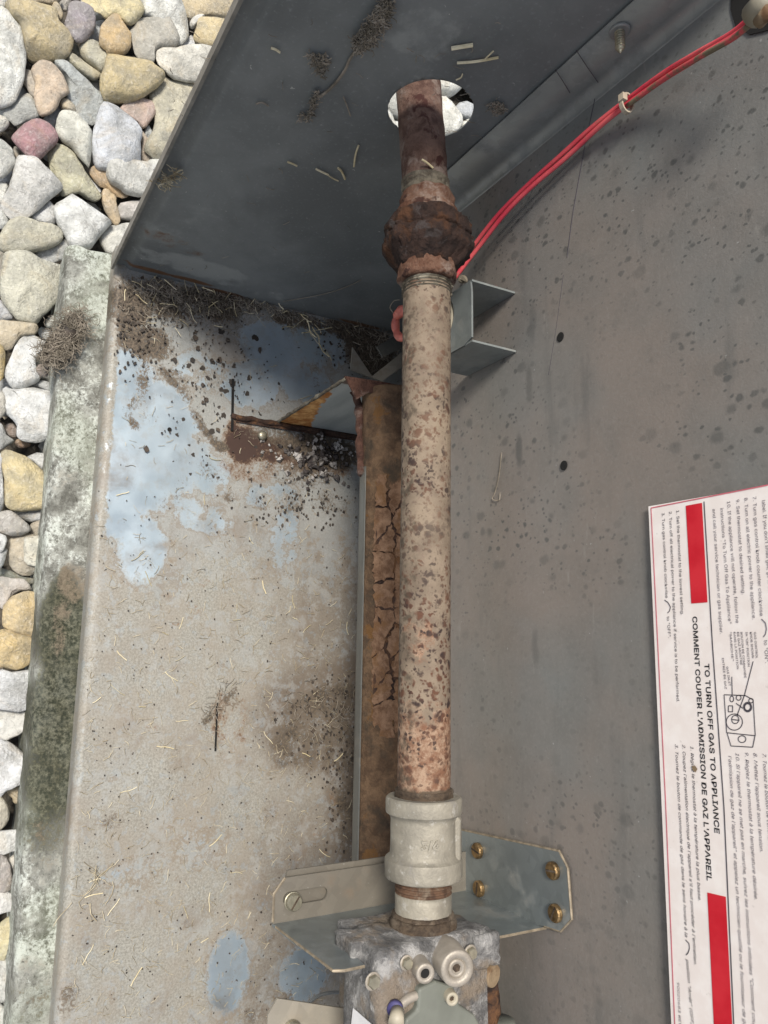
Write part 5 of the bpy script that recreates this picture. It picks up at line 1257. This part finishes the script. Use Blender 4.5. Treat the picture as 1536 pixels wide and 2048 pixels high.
# ------------------------------------------------------------------ straw, lint and grass
def straw_px(pts, ax, val, r, name, label, cat, mat='straw', group=None):
    q = [U(x, y, ax, val) for x, y in pts]; q = spline(q, 5) if len(q) > 2 else q
    o = MB().tube(q, r, 6).build(name, M[mat]); return tag(o, label, cat, group)
XS = XP+.0016
straw_px(((903,97),(946,90)), 'x', XS, .00108, 'straw', 'short thick straw stub on the slate panel above the pipe hole', 'straw')
straw_px(((914,126),(952,123),(997,115)), 'x', XS, .00074, 'straw', 'long thin straw lying on the slate panel just above the pipe hole', 'straw')
straw_px(((970,118),(987,102)), 'x', XS+.001, .00040, 'straw', 'thin twig crossing the long straw near the pipe hole', 'straw')
straw_px(((717,291),(711,310),(708,333)), 'x', XS, .00061, 'straw', 'upright straw bit left of the rusty upper pipe', 'straw')
straw_px(((676,336),(684,344),(690,358)), 'x', XS, .00074, 'straw', 'short straw of the cluster on the panel left of the union, right end', 'straw')
straw_px(((632,338),(644,344),(657,350)), 'x', XS, .00068, 'straw', 'pale straw splinter on the panel left of the union', 'straw')
straw_px(((658,352),(668,358),(677,362)), 'x', XS, .00047, 'straw', 'thin straw joining the cluster left of the union', 'straw')
straw_px(((575,324),(584,327),(594,332)), 'x', XS, .00061, 'straw', 'short straw farthest left on the slate panel', 'straw')
straw_px(((687,194),(694,212),(701,232)), 'x', XS, .00040, 'straw', 'fine curved fibre on the panel left of the pipe hole', 'fibre', 'lint')
straw_px(((512,208),(524,205),(537,212)), 'x', XS, .00047, 'straw', 'bent pale fibre in the middle left of the slate panel', 'fibre', 'lint')
straw_px(((542,96),(551,99),(560,105)), 'x', XS, .00068, 'straw', 'short straw near the top of the slate panel', 'straw')
straw_px(((844,319),(855,326),(866,336)), 'z', PZ+PR+.0006, .0006, 'straw', 'tiny straw stuck on the rusty upper pipe', 'straw')
straw_px(((912,160),(922,155),(925,148)), 'x', XS, .00040, 'straw', 'small broken straw right above the pipe hole', 'straw')
def fuzz(center_fn, n, L, r, name, mat, label, cat, kind='stuff', curl=.8, up=(0, 0, 1), lift=.0006):
    mb = MB(); up = Vector(up)
    for k in range(n):
        p = center_fn(k)
        if p is None: continue
        a = random.uniform(0, 2*pi); u = up.orthogonal().normalized(); v = up.cross(u); pts = [p+up*random.uniform(0, lift)]
        l_ = L*random.uniform(.4, 1.3)
        for s_ in range(4):
            a += random.uniform(-curl, curl); pts.append(pts[-1]+(u*cos(a)+v*sin(a))*l_/4+up*random.uniform(-.15, .25)*l_/4*lift/.0006*.4)
        mb.add(*tri_tube(pts, r*random.uniform(.6, 1.3)))
    o = mb.build(name, M[mat]); return tag(o, label, cat, None, kind)
def tri_tube(pts, r):
    m_ = MB(); m_.tube(pts, r, 3, False); return m_.v, m_.f
def clump_line(px, ax, val, sig):
    def fn(k):
        i = random.random()*(len(px)-1); j = int(i); f = i-j
        x = px[j][0]+(px[j+1][0]-px[j][0])*f; y = px[j][1]+(px[j+1][1]-px[j][1])*f
        s_ = sig[j]+(sig[j+1]-sig[j])*f
        return U(random.gauss(x, s_), random.gauss(y, s_), ax, val)
    return fn
fuzz(clump_line([(775,0),(760,30),(745,55),(730,75),(720,88)], 'x', XS+.001, [5,7,8,8,4]), 900, .0045, .00030, 'lint_clump', 'lint', 'thick tuft of grey brown lint hanging at the top of the slate panel', 'lint', 'stuff', 1.4, (1, 0, 0), .003)
o = MB().tube(spline([U(x, y, 'x', XS) for x, y in ((718,92),(700,118),(690,140),(672,165),(655,182),(640,192),(632,190))], 6), .0008, 6).build('lint_strand', M['lint']); tag(o, 'long strand of lint trailing down from the thick tuft', 'lint')
fuzz(clump_line([(634,182),(628,205),(620,228),(600,238)], 'x', XS, [3,2,2,4]), 130, .0035, .0003, 'lint_clump', 'lint', 'forked scrap of lint at the lower end of the long strand', 'lint', 'stuff', 1.2, (1, 0, 0), .0015)
fuzz(clump_line([(620,105),(635,125),(650,118),(640,145)], 'x', XS, [3,4,4,3]), 150, .004, .0003, 'lint_clump', 'lint', 'small ragged lint scrap near the panel top left of the tuft', 'lint', 'stuff', 1.2, (1, 0, 0), .0015)
fuzz(clump_line([(323,366),(340,352),(352,335)], 'x', XS, [5,5,3]), 45, .009, .00035, 'grass_tuft', 'dry_grass', 'tiny pale grass tuft on the slate panel near its front edge', 'grass', 'stuff', .9, (1, 0, 0), .002)
fuzz(clump_line([(985,212),(1000,214),(995,220)], 'x', XS, [5,5,5]), 220, .0025, .00022, 'cocoon', 'lint', 'small round pale cocoon on the panel right of the pipe hole', 'cocoon', 'stuff', 1.5, (1, 0, 0), .0015)
fuzz(lambda k: U(random.uniform(300, 1000), random.uniform(20, 560), 'x', XS) if U(1, 1, 'x', XS) else None, 60, .006, .00018, 'panel_fibres', 'lint', 'fine loose fibres scattered over the slate panel', 'fibres', 'stuff', .7, (1, 0, 0), .0006)
# pan debris
def pan_pt(k):
    for _ in range(20):
        x, y = random.uniform(150, 710), random.uniform(600, 2040)
        if random.random() < .25+.75*sstep(950, 1250, y): break
    p = U(x, y, 'z', .0008); return p if p.y > YF+.004 else None
fuzz(pan_pt, 900, .007, .00018, 'grass_clippings', 'dry_grass', 'fine dry grass clippings scattered over the dusty pan', 'grass', 'stuff', .5)
fuzz(pan_pt, 45, .011, .00034, 'straw_bits', 'straw', 'pale straw pieces scattered over the dusty pan', 'straw', 'stuff', .3)
def corner(k):
    x = random.triangular(232, 780, 330); y0 = 545+.21*(x-230); y = y0+abs(random.gauss(14, 38)); 
    if x > 480: y = y0+abs(random.gauss(6, 12))
    p = U(x, y, 'z', .001); return p if p.y > YF+.003 and p.x > XP+.003 else None
fuzz(corner, 1100, .007, .00022, 'dead_grass_mat', 'lint', 'mat of dead grass and dirt gathered along the panel foot', 'grass', 'stuff', .8, (0, 0, 1), .003)
fuzz(corner, 60, .012, .00032, 'straw_bits', 'straw', 'straw stems lying in the dead grass along the panel foot', 'straw', 'stuff', .3, (0, 0, 1), .003)
fuzz(clump_line([(720,640),(760,690),(790,720)], 'z', .004, [25,25,20]), 220, .009, .00028, 'dead_grass_mat', 'lint', 'tangle of dead grass in the dark rear corner', 'grass', 'stuff', .8, (0, 0, 1), .006)
fuzz(clump_line([(600,630),(620,655),(640,690)], 'z', .002, [4,4,4]), 9, .028, .0005, 'straw_bits', 'straw', 'long straw stems pointing out of the rear corner', 'straw', 'stuff', .25, (0, 0, 1), .006)
fuzz(clump_line([(450,1370),(430,1420),(410,1440)], 'z', .001, [12,8,6]), 40, .009, .00022, 'dead_grass_mat', 'lint', 'wisps of dead grass beside the lower slot', 'grass', 'stuff', .6, (0, 0, 1), .002)
fuzz(clump_line([(620,1420),(660,1440),(715,1430)], 'z', .001, [40,40,20]), 110, .008, .0002, 'dead_grass_mat', 'lint', 'dead grass on the dark staining beside the burner tube', 'grass', 'stuff', .6, (0, 0, 1), .002)
fuzz(clump_line([(150,1790),(190,1770),(210,1750)], 'z', .001, [12,12,10]), 14, .015, .0003, 'straw_bits', 'dry_grass', 'loose curl of straw near the front fold at the lower left', 'straw', 'stuff', .6, (0, 0, 1), .002)
# lint lump over the pad edge
lp_ = empty('lint_lump', U(130, 680, 'z', ZPAD), 'dark brown lump of matted lint lying across the pad edge', 'lint')
mb = MB()
pts = spline([U(x, y, 'z', ZPAD+.004) for x, y in ((152, 640), (138, 668), (118, 698), (96, 722))], 6)
mb.tube([p+Vector((mn.noise(p*200)*.003, mn.noise(p*220)*.003, mn.noise(p*180)*.003)) for p in pts], [.005, .007, .008, .0085, .009, .0095, .010, .010, .0095, .010, .010, .0105, .010, .0095, .009, .008, .007, .006, .004], 9)
mb.build('core', M['crumb'], lp_, True)
mb = MB()
for k in range(1700):
    p = random.choice(pts)+Vector((random.gauss(0, .0050), random.gauss(0, .0050), random.uniform(.001, .011)))
    a = random.uniform(0, 6.3); q = [p]
    for s_ in range(3): a += random.uniform(-1.1, 1.1); q.append(q[-1]+Vector((cos(a), sin(a), random.uniform(-.5, .4)))*.0026)
    mb.add(*tri_tube(q, random.uniform(.00013, .0003)))
tag(mb.build('fibres', M['lint'], lp_), kind='stuff')
rk = [U(x, y, 'z', ZPAD-.01) for x, y in ((76,730),(92,727),(100,742),(94,753),(80,752),(73,742))]
ms_ = link('snail_shell', stone_mesh(rk, ZPAD-.01, .005, 3), None); ms_.color = (.42, .34, .30, 1); tag(ms_, 'small pinkish brown pebble at the lower end of the lint lump', 'pebble'); ms_.name = 'pebble'
# dark crumbs on the shiny part of the pan
mb = MB()
for k in range(230):
    if k < 14: px, py = [(405,770),(428,752),(436,722),(396,697),(440,720),(436,860),(390,675),(412,800),(405,805),(350,720),(520,700),(385,720),(455,680),(293,899)][k]; r = random.uniform(.0018, .0034)
    else: px, py = random.gauss(425, 55), random.gauss(745, 85); r = random.uniform(.0003, .0010)
    if px > 700 or py < 590: continue
    p = U(px, py, 'z', .0012); n_ = random.randint(5, 7); a0 = random.random()*6
    pl = [p+Vector((cos(a0+2*pi*j/n_)*r*random.uniform(.5, 1.2), sin(a0+2*pi*j/n_)*r*random.uniform(.4, 1), 0)) for j in range(n_)]
    mb.prism(pl, (0, 0, .0008))
tag(mb.build('dirt_crumbs', M['crumb']), 'dark soil crumbs scattered on the shiny upper part of the pan', 'crumbs', None, 'stuff')
mb = MB()
for k in range(420):
    px, py = random.uniform(160, 715), random.uniform(1000, 2040); r = random.uniform(.0003, .0009)
    p = U(px, py, 'z', .001)
    if p.y < YF+.004: continue
    n_ = 5; a0 = random.random()*6
    mb.prism([p+Vector((cos(a0+2*pi*j/n_)*r*random.uniform(.5, 1.2), sin(a0+2*pi*j/n_)*r*random.uniform(.4, 1), 0)) for j in range(n_)], (0, 0, .0006))
tag(mb.build('dirt_crumbs', M['crumb']), 'tiny dark grit sprinkled over the dusty lower part of the pan', 'crumbs', None, 'stuff')
mb = MB()
for k in range(900):
    (cx_, cy_, sx_, sy_) = random.choice(((650,1430,50,40),(680,1540,30,70),(300,620,70,35),(270,680,28,40),(600,1010,70,25),(430,600,50,20),(700,690,35,25)))
    px, py = random.gauss(cx_, sx_), random.gauss(cy_, sy_); r = random.uniform(.0004, .0016)
    if px > 722: continue
    p = U(px, py, 'z', .001)
    if p.y < YF+.004 or p.x < XP+.002: continue
    n_ = random.randint(5, 6); a0 = random.random()*6
    pl = [p+Vector((cos(a0+2*pi*j/n_)*r*random.uniform(.5, 1.2), sin(a0+2*pi*j/n_)*r*random.uniform(.4, 1), 0)) for j in range(n_)]
    mb.prism(pl, (random.uniform(-.0003, .0003), 0, r*random.uniform(.4, .9)))
tag(mb.build('dirt_crumbs', M['crumb']), 'thick brown black soil crumbs on the stained parts of the pan', 'crumbs', None, 'stuff')
# cobweb threads
def web_thread(pts, ax, val, label, r=.00016):
    o = MB().tube(spline([U(x, y, ax, val) for x, y in pts], 6), r, 4).build('cobweb_thread', M['lint']); tag(o, label, 'cobweb')
web_thread(((1003,905),(998,950),(990,985),(985,998),(998,1000),(1000,985)), 'y', YW-.001, 'thin cobweb thread on the partition right of the pipe', .0003)
web_thread(((800,600),(788,602),(780,615),(786,625)), 'y', .25, 'fine curled thread above the red boot', .00022)
web_thread(((566,603),(640,590),(690,575),(722,560)), 'x', XS, 'grass stem clinging to the foot of the slate panel', .0003)
